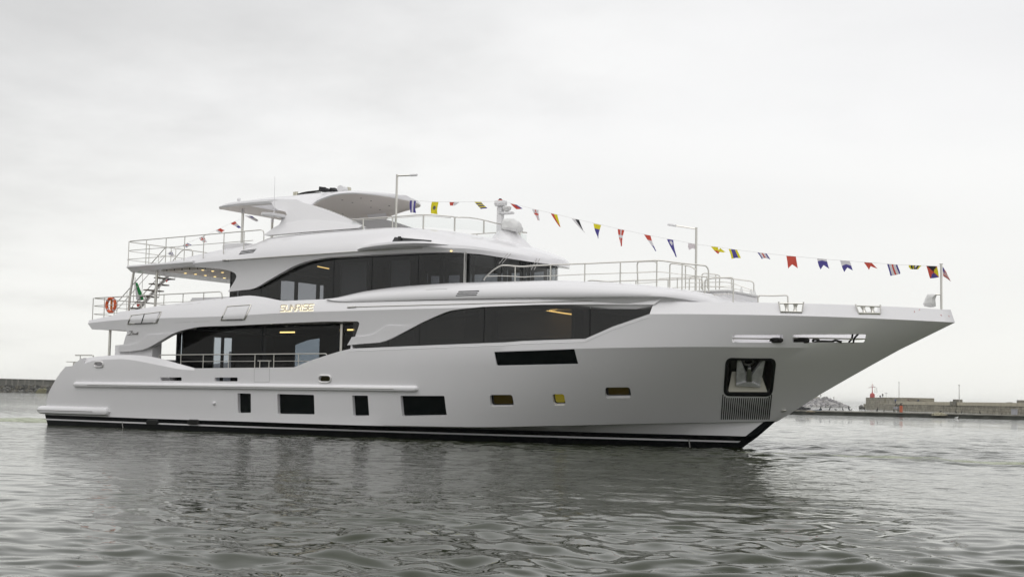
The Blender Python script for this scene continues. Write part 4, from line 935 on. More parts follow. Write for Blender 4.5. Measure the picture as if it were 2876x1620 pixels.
# sun deck aft
zz3 = lambda X, a: a + (X - 4.5) * .018
def loopline(x1, x0, y, z, x1f=None): return [V((x1, -y, zz3(x1, z)))] + [V((x0 + (x1 - x0) * t, -y + .02 * (1 - t), zz3(x0 + (x1 - x0) * t, z))) for t in (.6, .2)] + [V((x0, -y, zz3(x0, z))), V((x0, y, zz3(x0, z)))] + [V((x1f or x1, y, zz3(x1, z)))]
ps = []
for q in (975, 1145, 1335, 1515, 1700, 1895, 2090):
    X = at(*P(1, q, 700), -3.0).x; hb = SB.ray_cast(V((X, -3.0, 9)), V((0, 0, -1)))[0]; zb = hb.z if hb and X > 6 else 6.3
    for sg in (-1, 1): ps.append((V((X, 3.0 * sg, zz3(X, 7.34))), V((X, 3.0 * sg, min(zb, zz3(X, 7.2))))))
for y in (-1.8, -.6, .6, 1.8): ps.append((V((4.5, y, 7.34)), V((4.5, y, 6.3))))
top = [V((11.72, -3.0, 7.05))] + loopline(11.72, 4.45, 3.0, 7.34) + [V((11.72, 3.0, 7.05))]
rail('sun_deck_rail', top, ps, [loopline(11.2, 4.45, 3.0, 6.97), loopline(7.2, 4.45, 3.0, 6.62)], corner=.42)
# upper deck aft
z2r = lambda X: 5.09 + (X - 3.0) * .0127
def loop2(x1, x0, y, dz): return [V((x1, -y, z2r(x1) + dz)), V((x0, -y + .05, z2r(x0) + dz)), V((x0, y - .05, z2r(x0) + dz)), V((x1, y, z2r(x1) + dz))]
ps = []
for q in (625, 735, 1130, 1310, 1495, 1695):
    X = at(*P(1, q, 1235), -3.4).x
    for sg in (-1, 1): ps.append((V((X, 3.38 * sg, z2r(X))), V((X, 3.38 * sg, 4.2))))
for y in (-2, -.7, .7, 2): ps.append((V((3.0, y, 5.09)), V((3.0, y, 4.2))))
rail('upper_deck_rail', [V((10.12, -3.4, 4.8))] + loop2(10.12, 3.0, 3.4, 0) + [V((10.12, 3.4, 4.8))], ps, [loop2(9, 3.0, 3.4, -.31), loop2(5.5, 3.0, 3.4, -.64)], corner=.35)
# main deck side rail and its gate, aft mooring rail
for sg in (-1, 1):
    S3 = lambda v: V((v.x, v.y if sg < 0 else -v.y, v.z))
    q = [at(*P(4, x, 540), -3.6) for x in (1268, 1478)]; xe_ = at(*P(5, 750, 528), -3.62).x; zr = 2.82
    ln = lambda z, x0, x1: [V((x0, 3.6 * sg, z)), V((x1, 3.6 * sg, z + (x1 - x0) * .006))]
    ps = []
    for k, x in ((4, 1478), (4, 1695), (4, 1942), (4, 2197), (4, 2380), (5, 478)):
        X = at(*P(k, x, 600), -3.6).x; ps.append((V((X, 3.6 * sg, 2.83)), V((X, 3.6 * sg, 2.2))))
    rail('side_deck_rail', [V((q[0].x, 3.6 * sg, 2.65)), V((q[0].x, 3.6 * sg, 2.82)), V((xe_, 3.6 * sg, 2.87)), V((xe_, 3.6 * sg, 2.6))], ps, [ln(2.575, q[1].x, at(*P(4, 2197, 600), -3.6).x), ln(2.60, at(*P(4, 2380, 600), -3.6).x, xe_ - .5)], corner=.08)
    xa_, xb_ = at(*P(4, 2225, 600), -3.56).x, at(*P(4, 2355, 600), -3.56).x
    rail('gate_rail', [V((xa_, 3.56 * sg, 2.61)), V((xb_, 3.56 * sg, 2.61))], [(V((xa_ + .1, 3.56 * sg, 2.61)), V((xa_ + .1, 3.56 * sg, 2.2))), (V((xb_ - .1, 3.56 * sg, 2.61)), V((xb_ - .1, 3.56 * sg, 2.2)))])
    a, b_, c, d = [at(*P(4, *t), -3.2) for t in ((455, 543), (628, 543), (632, 580), (500, 610))]
    rail('mooring_rail', [S3(a), S3(b_), S3(c)], [(S3(V((d.x, -3.2, a.z))), S3(V((d.x, -3.2, 2.3))))], r=.026, corner=.06)
    bm = bmesh.new(); a = at(*P(4, 465, 608), -3.25); rbox(bm, a.x - .45, a.x + .45, sg * 3.25 - .14, sg * 3.25 + .14, a.z - .012, a.z + .012, .005); disc(bm, a.x - .12, sg * 3.25, a.z - .35, a.z, .055); disc(bm, a.x + .12, sg * 3.25, a.z - .35, a.z, .055); part('mooring_bollard', bm, STEEL, 40)
# sun deck forward rail with wind screen glass
tops = [(2, 1480, 541, -2.68), (2, 1875, 516, -2.68), (2, 2180, 495, -2.68), (2, 2440, 512, -2.5), (3, 613, 450, -2.1), (3, 760, 455, -1.75), (3, 896, 479, -1.2), (3, 1020, 511, -.5)]
pts = [at(*P(k, x, y), yy) for k, x, y, yy in tops]; full = pts + [V((20.42, 0, pts[-1].z - .01))] + [mir(v) for v in pts[::-1]]
pst = [(2, 1590, 535, 628, -2.68), (2, 1875, 516, 622, -2.68), (2, 2175, 495, 625, -2.68), (3, 613, 450, 568, -2.1), (3, 896, 479, 592, -1.2)]
ps = []
for k, x, y0, y1_, yy in pst:
    a, b_ = at(*P(k, x, y0), yy), at(*P(k, x, y1_), yy); b_ = V((a.x, a.y, b_.z - .06)); ps += [(a, b_), (mir(a), mir(b_))]
pan = [[[v + V((0, 0, -.07)) for v in (a, b_)], [V((v.x, v.y, v.z - .42)) for v in (a, b_)]] for a, b_ in zip(full, full[1:])]
rail('sun_deck_forward_rail', spline3(full, 4), ps, [[v + V((0, 0, -.05)) for v in spline3(full[:4], 3)]], corner=.0, r=.022, rp=.028, rm=.01, panels=pan)
# coachroof rail
yr = lambda X: lerp([(20, -3.0), (26, -3.05), (28, -2.8), (29.6, -2.45)], X)
def onr(k, x, y):
    yy = -3.0
    for _ in range(5): yy = yr(at(*P(k, x, y), yy).x)
    return at(*P(k, x, y), yy)
top = [onr(3, *q) for q in [(895, 1060), (905, 1035), (985, 960), (1060, 916), (1120, 916), (1200, 924), (1270, 928), (1360, 920), (1542, 911), (1875, 900), (2220, 884), (2487, 872)]] + [onr(7, *q) for q in [(240, 383), (470, 413), (700, 436), (725, 470), (727, 690)]]
mid = [onr(3, *q) for q in [(930, 1022), (1060, 1017), (1180, 1022), (1270, 1030), (1360, 1024), (1542, 1018), (1875, 1002), (2487, 983)]] + [onr(7, *q) for q in [(235, 493), (475, 521), (715, 548)]]
ps = [(onr(3, x, y0), onr(3, x, y1_)) for x, y0, y1_ in ((1198, 924, 1068), (1542, 911, 1058), (1875, 900, 1070), (2220, 884, 1090))] + [(onr(7, x, y0), onr(7, x, y1_)) for x, y0, y1_ in ((225, 384, 640), (470, 414, 672))]
ps = [(a, V((a.x, a.y, b_.z))) for a, b_ in ps]
rail('foredeck_rail', top, ps, [mid], r=.024, rp=.02, rm=.015)
ft = [mir(v) for v in top if v.x < 27.3]; rail('foredeck_rail', ft + [ft[-1] + V((.12, 0, -.1)), ft[-1] + V((.14, 0, -.8))], [(mir(a), mir(b_)) for a, b_ in ps if a.x < 27.2], [[mir(v) for v in mid if v.x < 27.4]], r=.024, rp=.02, rm=.015)
def frame(k, pts, y, posts=(), mids=(), r=.022, name='hand_rail', mirror_=False):
    T = [at(*P(k, *q), y) for q in pts]; rail(name, T, [(at(*P(k, *a), y), at(*P(k, *b_), y)) for a, b_ in posts], [[at(*P(k, *q), y) for q in mm] for mm in mids], r=r, corner=.16)
frame(7, [(40, 612), (33, 420), (45, 398), (200, 392), (225, 410)], -2.6, (), [[(25, 500), (222, 492)], [(50, 605), (235, 593)]])
frame(10, [(188, 888), (190, 500), (225, 482), (450, 512), (560, 540), (628, 590)], -2.0, [((455, 515), (455, 915))], [[(460, 812), (1150, 797), (1290, 830), (1600, 938)]])
frame(10, [(520, 935), (522, 735), (560, 712), (740, 698), (800, 706), (826, 740), (830, 910)], 1.3, (), [[(660, 750), (740, 745)]])
frame(10, [(728, 920), (735, 670), (775, 648), (1010, 674), (1036, 700), (1030, 920)], 2.0, [((968, 675), (968, 925))], [[(740, 705), (860, 698), (1040, 720)]])
frame(10, [(785, 1135), (787, 770), (835, 745), (945, 730), (1245, 722), (1268, 750), (1265, 1140)], -2.1, (), [[(800, 1035), (930, 1012), (1258, 1000)], [(800, 860), (900, 875), (1258, 866)]], r=.024)
frame(10, [(1040, 722), (1280, 745), (1580, 785), (1616, 820), (1615, 1045)], 2.2, [((1235, 745), (1235, 930))], [[(1045, 880), (1240, 905), (1610, 962)]])
frame(10, [(1687, 1145), (1685, 1040), (1720, 1026), (1930, 1033), (2160, 1021), (2192, 1040), (2195, 1280)], 0.2, (), [], r=.024)
frame(10, [(0, 742), (350, 722), (600, 706), (740, 698)], 2.7, [((318, 735), (316, 905))], [[(230, 895), (600, 878), (1090, 882)]], r=.018)
# seats and lockers in the open
bm = bmesh.new(); rbox(bm, 28.2, 29.40, -1.25, 1.25, 4.3, 4.90, .03); lock = part('foredeck_seat', bm, WHITE2)
bm = bmesh.new(); rbox(bm, 28.15, 29.47, -1.32, 1.32, 4.885, 4.95, .03); subpart('cushion', bm, CLOTH, lock)
for y in (.9, .1, -.6, 1.2):
    v = V((29.3, y, 4.95)); bm = bmesh.new(); tube(bm, [v, v + V((0, 0, .08)), v + V((0, 0, .2))], .05, 8, rad=[.07, .05, .015]); part('cushion_stud', bm, CLOTH)
v0 = at(*P(1, 1562, 1235), -2.3); v1 = at(*P(1, 1935, 1225), -2.3); bm = bmesh.new(); rbox(bm, v0.x, v1.x + .2, -2.3, -1.2, 4.26, v0.z + .02, .06); part('upper_deck_sofa', bm, WHITE2)
v0 = at(*P(1, 1884, 708), -2.2); v1 = at(*P(1, 2045, 700), -2.2); bm = bmesh.new(); rbox(bm, v0.x, v1.x + .3, -2.25, -1.5, 6.4, v0.z, .05); part('sun_deck_sofa', bm, WHITE2)
bm = bmesh.new(); rbox(bm, 5.9, 7.0, -2.9, -1.4, 1.62, 2.66, .08); part('cockpit_sofa', bm, WHITE2)
# ---- stair to the sun deck, with posts
ST_ = empty('deck_stair', (2.2, -.55, 4.26)); ST_.parent = yacht; ST_.matrix_parent_inverse = Matrix.Translation(-yacht.location)
def sp(name, bm, m_): o = obj(name, bm, m_, None, 40); o.parent = ST_; o.matrix_parent_inverse = Matrix.Translation(-V((2.2, -.55, 4.26))); return o
for i in range(8):
    t = i / 7; x = 2.35 + 2.05 * t; z = 4.62 + 1.70 * t; bm = bmesh.new(); rbox(bm, x - .14, x + .14, -1.0, -.08, z - .022, z + .022, .01); sp('tread', bm, mat('dark_teak', (.13, .10, .075), .6))
bm = bmesh.new(); tube(bm, [(2.0, -.54, 4.28), (4.55, -.54, 6.36)], .06, 8); sp('stringer', bm, STEELD)
for y in (-1.02, -.06):
    bm = bmesh.new(); tube(bm, rounded([(1.75, y, 4.26), (1.75, y, 5.0), (2.1, y, 5.25), (4.6, y, 7.3), (5.2, y, 7.3), (5.2, y, 6.4)], .15), .018, 6); sp('hand_rail', bm, STEEL)
    bm = bmesh.new(); tube(bm, [(1.85, y, 4.75), (4.6, y, 6.95)], .012, 6); sp('hand_rail', bm, STEEL)
    for t in (.15, .5, .85): bm = bmesh.new(); x = 2.1 + 2.5 * t; tube(bm, [(x, y, 4.35 + 2.0 * t), (x, y, 5.25 + 2.05 * t)], .012, 6); sp('baluster', bm, STEEL)
for y in (-2.4,):
    a, b_, c, d = [at(*P(11, *q), -2.4) for q in ((218, 740), (130, 1380), (615, 700), (575, 1310))]
    bm = bmesh.new(); tube(bm, [(b_.x, y, 4.26), (b_.x + .03, y, 5.2), (a.x, y, 6.2)], .05, 10); part('upper_deck_post', bm, STEEL, 50); bm = bmesh.new(); tube(bm, [(d.x, y, 4.26), (c.x, y, 6.2)], .055, 10); part('upper_deck_post', bm, STEEL, 50)
# ---- bow fittings
b_, t_ = at(*P(8, 2197, 770), 0), at(*P(8, 2190, 252), 0); bm = bmesh.new(); tube(bm, [(t_.x, 0, 4.1), (t_.x, 0, t_.z)], .034, 10); tube(bm, [(t_.x, 0, t_.z), (t_.x, 0, t_.z + .02)], .055, 10); jack = part('bow_staff', bm, STEEL, 50)
a = at(*P(8, 2130, 593), 0); bm = bmesh.new(); tube(bm, [a, V((t_.x, 0, a.z))], .022, 6); subpart('bracket', bm, STEEL, jack)
lump([at(*P(8, *q), 0) for q in [(2040, 586), (2090, 584), (2138, 592), (2118, 640), (2127, 722), (2110, 733), (2050, 736), (2002, 730), (1988, 708), (2012, 648)]], .14, CLOTH, 'covered_floodlight', 9, .015)
for q, d in (((1887, 787), (2, 7)), ((1945, 765), (5, -5)), ((2190, 827), (8, 5)), ((2278, 838), (4, 7))):
    a = hit(HB, *P(8, q[0] - d[0], q[1] - d[1])); c = hit(HB, *P(8, q[0] + d[0], q[1] + d[1]))
    if a[0] and c[0]: bm = bmesh.new(); tube(bm, [a[0] + a[1] * .004, c[0] + c[1] * .004], .008, 4); part('red_tape', bm, FC['r'])
for q, m_ in (((77, 1118), LAMPC), ((189, 1126), LAMPC)):
    pass

# =================================================================== THINGS ABOARD
LB = empty('lifebuoy', at(*P(1, 800, 1300), -3.33)); tag(LB, 'orange lifebuoy with white bands hung on the aft upper deck rail', 'lifebuoy')
c = LB.location.copy(); bm = bmesh.new()
tube(bm, [c + V((.24 * math.cos(a), 0, .27 * math.sin(a))) for a in (2 * math.pi * k / 40 for k in range(41))], .062, 10); obj('ring', bm, ORANGE, LB, 60)
for a0 in (.8, 2.35, 3.95, 5.5):
    bm = bmesh.new(); tube(bm, [c + V((.24 * math.cos(a0 + s_), 0, .27 * math.sin(a0 + s_))) for s_ in (-.13, -.06, .06, .13)], .066, 10); obj('reflective_band', bm, FC['w'], LB, 60)
bm = bmesh.new(); rbox(bm, c.x - .04, c.x + .05, c.y - .02, c.y + .06, c.z - .2, c.z + .24, .02); obj('light_unit', bm, mat('orange_plastic', (.65, .22, .05), .5), LB)
# flags of the dressing line
def flagmesh(name, k, quad, pat, y=0., label=None, notch=0., wave=.03, y2=None, nu=12, nv=12, group='signal flags on the dressing line'):
    tl, tr, br, bl = [at(*P(k, *q), y) for q in quad]; bm = bmesh.new(); cols = []; vs = []
    for j in range(nv + 1):
        row = []
        for i in range(nu + 1):
            u, v = i / nu, j / nv; vv = v * (1 - notch * (1 - abs(2 * u - 1)))
            p = tl * (1 - u) * (1 - vv) + tr * u * (1 - vv) + br * u * vv + bl * (1 - u) * vv
            p = p + V((0, wave * math.sin(5 * u + 4 * vv + len(label)) * vv + .06 * vv * vv, .0)); p += CR * (wave * .3 * math.sin(3.3 * vv + tl.x * 7) * vv); row.append(bm.verts.new(p))
        vs.append(row)
    keys = sorted(set(pat(u_ / 24 + .02, v_ / 24 + .02) for u_ in range(24) for v_ in range(24)))
    for j in range(nv):
        for i in range(nu):
            try: f = bm.faces.new((vs[j][i], vs[j][i + 1], vs[j + 1][i + 1], vs[j + 1][i])); f.material_index = keys.index(pat((i + .5) / nu, (j + .5) / nv))
            except ValueError: pass
    o = obj(name, bm, [FC[q] for q in keys], None, 60, recalc=False); tag(o, label, 'flag', group); return o
vst = lambda *c: (lambda u, v: c[min(len(c) - 1, int(u * len(c)))])
hst = lambda *c: (lambda u, v: c[min(len(c) - 1, int(v * len(c)))])
one = lambda c: (lambda u, v: c)
cross = lambda a, b: (lambda u, v: b if abs(u - .5) < .12 or abs(v - .42) < .09 else a)
ball = lambda a, b, r, cu=.5, cv=.5, ar=1.5: (lambda u, v: b if math.hypot(u - cu, (v - cv) * ar) < r else a)
tri4 = lambda u, v: 'k' if v < u and v < 1 - u else ('y' if u > v and u > 1 - v else ('b' if v > u and v > 1 - u else 'r'))
yl = lambda q: at(*P(3, q, 300), -1).x
FL = [(3, [(178, 288), (236, 291), (222, 406), (166, 402)], vst('b', 'w', 'b'), 'blue flag with white centre stripe, beside the aft light pole', -2.0, 0),
 (3, [(390, 301), (455, 303), (434, 419), (368, 410)], ball('y', 'd', .26), 'yellow flag with a dark ball in its middle', -1.6, 0),
 (3, [(560, 304), (660, 305), (602, 334), (560, 336)], vst('r', 'w'), 'half red half white flag folded up against the line', -1.2, 0),
 (3, [(803, 301), (870, 303), (916, 359), (858, 369)], hst('y', 'b', 'y', 'b', 'y', 'b'), 'yellow and blue barred flag left of the radar mast', -.5, 0),
 (3, [(1150, 316), (1215, 331), (1266, 366), (1200, 370)], vst('r', 'r', 'b'), 'red and blue flag just right of the radar mast', 0, 0),
 (3, [(1362, 371), (1425, 383), (1424, 481), (1405, 476)], cross('w', 'r'), 'white pennant with a red cross', 0, 0),
 (3, [(1542, 412), (1608, 426), (1630, 545), (1620, 540)], vst('r', 'y'), 'long pennant half red half yellow', 0, 0),
 (3, [(1745, 462), (1818, 476), (1863, 598), (1855, 590)], vst('w', 'k'), 'long pennant half white half black', 0, 0),
 (3, [(1957, 511), (2032, 526), (1995, 655), (1990, 650)], hst('y', 'b', 'b'), 'pennant yellow above and blue below', 0, 0),
 (3, [(2193, 565), (2258, 575), (2220, 730), (2212, 726)], cross('r', 'w'), 'red pennant with a white cross', 0, 0),
 (7, [(100, 133), (163, 145), (206, 296), (196, 286)], hst('r', 'w', 'b'), 'pennant banded red, white and blue on the dressing line', 0, 0),
 (7, [(321, 178), (383, 186), (404, 352), (396, 345)], ball('b', 'w', .27, .55, .2, 2.6), 'blue pennant with a white disc near the top', 0, 0),
 (7, [(528, 217), (600, 228), (596, 277), (527, 282)], one('p'), 'pale pinkish white flag beside the forward light pole', 0, .25),
 (7, [(747, 249), (815, 256), (832, 300), (808, 320)], lambda u, v: 'r' if v > u * .25 + .5 else 'y', 'crumpled yellow and red flag right of the forward light pole', 0, 0),
 (7, [(920, 273), (1003, 283), (1033, 360), (948, 370)], vst('y', 'b', 'b', 'y'), 'flag with a blue centre between yellow edges', 0, .08),
 (7, [(1200, 308), (1290, 318), (1320, 372), (1240, 370)], vst('b', 'w', 'r', 'w', 'b'), 'smaller flag striped blue, white and red, left of the red swallowtail', 0, .2),
 (7, [(1480, 340), (1573, 348), (1587, 460), (1497, 463)], one('r'), 'large plain red swallowtail flag', 0, .33),
 (7, [(1777, 366), (1870, 374), (1895, 465), (1805, 471)], hst('w', 'b', 'b', 'b'), 'swallowtail flag with narrow white top and blue tails', 0, .4),
 (7, [(1999, 384), (2096, 391), (2125, 480), (2037, 495)], hst('w', 'w', 'b', 'b'), 'swallowtail flag half white over half dark blue', 0, .35),
 (7, [(2232, 402), (2310, 408), (2358, 462), (2278, 476)], one('r'), 'smaller red swallowtail flag blown sideways', 0, .45),
 (8, [(1578, 247), (1695, 256), (1722, 355), (1611, 381)], vst('b', 'w', 'r', 'w', 'b'), 'large flag striped blue, white and red near the bow', 0, 0),
 (8, [(1820, 260), (1968, 266), (1925, 307), (1832, 303)], lambda u, v: 'y' if u < .2 or u > .8 or (.3 < u < .42) else ('p' if .5 < u < .7 and v < .6 else 'k'), 'folded black and yellow flag near the bow staff', 0, 0),
 (8, [(2022, 269), (2143, 273), (2166, 396), (2064, 409)], tri4, 'square flag of black, yellow, blue and red triangles', 0, 0),
 (8, [(2207, 275), (2248, 335), (2292, 446), (2207, 385)], lambda u, v: ('b' if u < .4 and v < .5 else ('r' if int(v * 9) % 2 else 'p')), 'pale striped ensign flying forward of the bow staff', 0, 0)]
for k, q, pat, lab, y, nt_ in FL: flagmesh('signal_flag', k, q, pat, y, lab, nt_)
v_ = FL
flagmesh('signal_flag', 7, [(815, 300), (838, 262), (878, 300), (860, 306)], one('y'), 0, 'bright yellow corner of cloth beside the crumpled yellow flag', 0)
AFT = [(1, [(1960, 510), (2005, 488), (2050, 550), (2030, 556)], hst('r', 'w', 'b'), 'red, white and blue flag next to the hard top post', 0),
 (1, [(1815, 578), (1862, 556), (1895, 575), (1855, 608)], vst('w', 'r', 'r'), 'small white and red flag above the sun deck rail', 0),
 (1, [(1652, 652), (1700, 632), (1727, 690), (1688, 695)], cross('w', 'r'), 'white flag with thin red bars behind the sun deck rail', 0),
 (1, [(1497, 722), (1542, 700), (1570, 715), (1530, 745)], lambda u, v: 'r' if .3 < u < .7 and .25 < v < .75 else ('w' if .15 < u < .85 else 'b'), 'small flag with a red middle inside white and blue', 0),
 (1, [(1350, 803), (1392, 775), (1410, 825), (1372, 822)], cross('w', 'b'), 'small white flag with blue cross by the aft stair', 0),
 (1, [(1296, 1042), (1380, 1040), (1352, 1060), (1326, 1078)], vst('r', 'r', 'b'), 'red and blue pennant under the sun deck overhang', 0),
 (12, [(690, 845), (870, 862), (995, 950), (945, 985)], lambda u, v: 'b' if u > .62 and v < .4 else 'w', 'white and blue flag hanging behind the hard top post', 0)]
for k, q, pat, lab, y in AFT: flagmesh('signal_flag', k, q, pat, y, lab, 0, group='signal flags on the aft line')
# the lines they hang from
bm = bmesh.new(); q = [(2, 1925, 345, -2.5)] + [(3, a, b_, y) for a, b_, y in ((178, 287, -2.0), (390, 299, -1.6), (600, 302, -1.2), (830, 299, -.5), (1030, 296, 0))]
tube(bm, [at(*P(k, a, b_), y) for k, a, b_, y in q], .0042, 4)
q = [(3, 1110, 300), (3, 1215, 330), (3, 1420, 380), (3, 1608, 424), (3, 1815, 474), (3, 2030, 523), (3, 2258, 575), (7, 163, 144), (7, 383, 186), (7, 600, 228), (7, 815, 254), (7, 1003, 282), (7, 1290, 318), (7, 1573, 347), (7, 1870, 374), (7, 2096, 391), (7, 2310, 407), (8, 1695, 255), (8, 2143, 272), (8, 2190, 272)]
b3 = bmesh.new(); tube(b3, [at(*P(k, a, b_), 0) for k, a, b_ in q], .0042, 4); tag(obj('dressing_line', b3, STEELD, None, 60), 'thin flag line running from the radar mast down to the bow staff', 'line')
tag(obj('dressing_line', bm, STEELD, None, 60), 'thin flag line between the aft light pole and the radar mast', 'line')
bm = bmesh.new(); tube(bm, [at(*P(1, *q), 0) for q in ((2060, 470), (2005, 488), (1862, 556), (1700, 632), (1542, 700), (1392, 775), (1300, 830), (1180, 930))], .0042, 4); tag(obj('dressing_line', bm, STEELD, None, 60), 'thin flag line slanting down to the stern', 'line')
# furled ensign on its staff
EN = empty('ensign', at(*P(11, 212, 1210), 0)); tag(EN, 'furled green, white and red ensign on a staff at the aft rail', 'flag')
bm = bmesh.new(); tube(bm, [at(*P(11, 240, 840), 0), at(*P(11, 205, 1250), 0)], .018, 6); obj('staff', bm, STEEL, EN)
def cl(pts, m_, name): 
    bm = bmesh.new(); A2 = [at(*P(11, *q), -.05) for q in pts]; B2 = [v + V((0, .07, 0)) for v in A2]; poly_prism(bm, A2, B2); obj(name, bm, m_, EN, 40)
cl([(244, 925), (262, 935), (300, 1030), (335, 1105), (368, 1222), (338, 1222), (300, 1140), (262, 1020)], FC['g'], 'green_cloth')
cl([(236, 920), (246, 928), (266, 1040), (310, 1170), (335, 1225), (300, 1240), (255, 1215), (245, 1100)], FC['w'], 'white_cloth')
cl([(262, 1275), (300, 1285), (312, 1312), (290, 1345), (268, 1330)], FC['r'], 'red_cloth')
# mooring ropes on the foredeck, seen through the bow slots
def rope(k, pts, y, r, lab):
    bm = bmesh.new(); tube(bm, spline3([at(*P(k, *q), y) for q in pts], 4), r, 7); tag(obj('mooring_rope', bm, ROPE, None, 60), lab, 'rope', None)
rope(7, [(1330, 1172), (1345, 1150), (1425, 1150), (1428, 1165), (1350, 1166), (1352, 1158), (1420, 1159)], -2.35, .05, 'coiled black rope at the right end of the aft bow slot')
rope(7, [(1545, 1172), (1550, 1153), (1670, 1152), (1682, 1166), (1560, 1170), (1565, 1160), (1670, 1161)], -1.9, .06, 'thick coil of black rope at the left end of the forward bow slot')
rope(7, [(1800, 1160), (1770, 1148), (1738, 1158), (1750, 1176), (1785, 1170), (1830, 1168), (1920, 1170), (1960, 1160), (2015, 1176)], -1.4, .035, 'looped black rope lying along the deck in the forward bow slot')
rope(7, [(2122, 1098), (2115, 1140), (2085, 1180)], -1.2, .03, 'black rope hanging inside the forward bow slot, left of two')
rope(7, [(2178, 1098), (2140, 1140), (2130, 1185)], -1.2, .03, 'black rope hanging inside the forward bow slot, right of two')

# =================================================================== SETTING
import numpy as np
def water_mat():
    mt = bpy.data.materials.new('harbour_water'); mt.use_nodes = True; t = mt.node_tree; b = t.nodes['Principled BSDF']
    L = t.links.new
    b.inputs['Roughness'].default_value = .03; b.inputs['IOR'].default_value = 1.20
    tcn = t.nodes.new('ShaderNodeTexCoord')
    def nz(scale, stretch, rot, det, rough=.5, dist=0.):
        mp = t.nodes.new('ShaderNodeMapping'); mp.inputs['Rotation'].default_value = (0, 0, R_(rot)); mp.inputs['Scale'].default_value = (scale, scale * stretch, scale); L(tcn.outputs['Object'], mp.inputs[0])
        q = t.nodes.new('ShaderNodeTexNoise'); q.inputs['Scale'].default_value = 1; q.inputs['Detail'].default_value = det; q.inputs['Roughness'].default_value = rough; q.inputs['Distortion'].default_value = dist
        L(mp.outputs[0], q.inputs['Vector']); return q.outputs['Fac']
    def mth(op, a, c, d=None):
        q = t.nodes.new('ShaderNodeMath'); q.operation = op
        for i, v in enumerate((a, c, d)):
            if v is None: continue
            if isinstance(v, (int, float)): q.inputs[i].default_value = v
            else: L(v, q.inputs[i])
        return q.outputs[0]
    at_c = t.nodes.new('ShaderNodeAttribute'); at_c.attribute_name = 'chop'; at_f = t.nodes.new('ShaderNodeAttribute'); at_f.attribute_name = 'foam'; at_d = t.nodes.new('ShaderNodeAttribute'); at_d.attribute_name = 'far'
    at_n = t.nodes.new('ShaderNodeAttribute'); at_n.attribute_name = 'ripple'
    fine = mth('MULTIPLY', mth('MULTIPLY', nz(3.4, 1.3, 15, 3, .5, .5), .085), at_n.outputs['Fac'])
    chop = mth('MULTIPLY', mth('MULTIPLY', nz(4.5, 1.2, -10, 5, .62, .6), .16), at_c.outputs['Fac'])
    far = mth('MULTIPLY', mth('ADD', mth('MULTIPLY', nz(.55, 1.8, 35, 3), .30), mth('MULTIPLY', nz(1.9, 1.4, 20, 2, .5, .3), .10)), at_d.outputs['Fac'])
    h = mth('ADD', mth('ADD', fine, chop), far)
    bn = t.nodes.new('ShaderNodeBump'); bn.inputs['Strength'].default_value = 1; bn.inputs['Distance'].default_value = .35; L(h, bn.inputs['Height']); L(bn.outputs[0], b.inputs['Normal'])
    fm = mth('MULTIPLY', at_f.outputs['Fac'], nz(2.4, 1.6, 0, 6, .65, .8)); rp = t.nodes.new('ShaderNodeValToRGB'); rp.color_ramp.elements[0].position = .22; rp.color_ramp.elements[1].position = .52
    rp.color_ramp.elements[0].color = (.020, .0255, .009, 1); rp.color_ramp.elements[1].color = (.50, .53, .42, 1); L(fm, rp.inputs[0])
    green = rp.color_ramp.elements.new(.36); green.color = (.17, .19, .10, 1)
    L(rp.outputs[0], b.inputs['Base Color'])
    ro = t.nodes.new('ShaderNodeMapRange'); ro.inputs['From Min'].default_value = .25; ro.inputs['From Max'].default_value = .5; ro.inputs['To Min'].default_value = .03; ro.inputs['To Max'].default_value = .55; L(fm, ro.inputs['Value']); L(ro.outputs[0], b.inputs['Roughness'])
    return mt
rg_ = np.random.RandomState(11)
ca = math.atan2(fv.y, fv.x)
ang = np.concatenate([np.linspace(-.50, .50, 560), np.linspace(.50, 2 * math.pi - .50, 50)[1:-1]]) + ca
rr = [1.0]
while rr[-1] < 7: rr.append(rr[-1] * 1.12)
while rr[-1] < 130: rr.append(rr[-1] * 1.0029)
while rr[-1] < 5600: rr.append(rr[-1] * 1.16)
rr = np.array(rr); na, nr = len(ang), len(rr)
Rg, Ag = np.meshgrid(rr, ang, indexing='ij'); Xw = CAM.x + Rg * np.cos(Ag); Yw = CAM.y + Rg * np.sin(Ag)
Zw = np.zeros_like(Xw); cell = Rg * .0029
def vnoise(x, y, seed):
    o = np.zeros_like(x); q = np.random.RandomState(seed)
    for _ in range(9):
        a = q.uniform(0, 2 * math.pi); k = q.uniform(.5, 1.6); o += np.sin(k * (x * math.cos(a) + y * math.sin(a)) + q.uniform(0, 6.28))
    return o / 3.
wx = Xw + .35 * vnoise(Xw * .9, Yw * .9, 3); wy = Yw + .35 * vnoise(Xw * .9, Yw * .9, 4)
env = np.clip(.85 + .45 * vnoise(Xw * .16, Yw * .16, 5), .25, 1.6)
NW = 84
env *= 1.08 - .58 * np.clip((Ag - ca - .08) / .26, 0, 1) * (Ag - ca < 1)
for i in range(NW):
    lam = .19 * (2.4 / .19) ** ((i + rg_.uniform()) / NW); k = 2 * math.pi / lam
    th = R_(75) + rg_.normal(0, .75); ph = rg_.uniform(0, 6.283); sl_ = .0170 * (1.25 if .32 < lam < 1.1 else .62)
    w = np.clip(lam / cell / 3. - 1, 0, 1)
    Zw += w * sl_ / k * np.sin(k * (wx * math.cos(th) + wy * math.sin(th)) + ph) * env
Zw *= np.clip((135 - Rg) / 60, 0, 1)
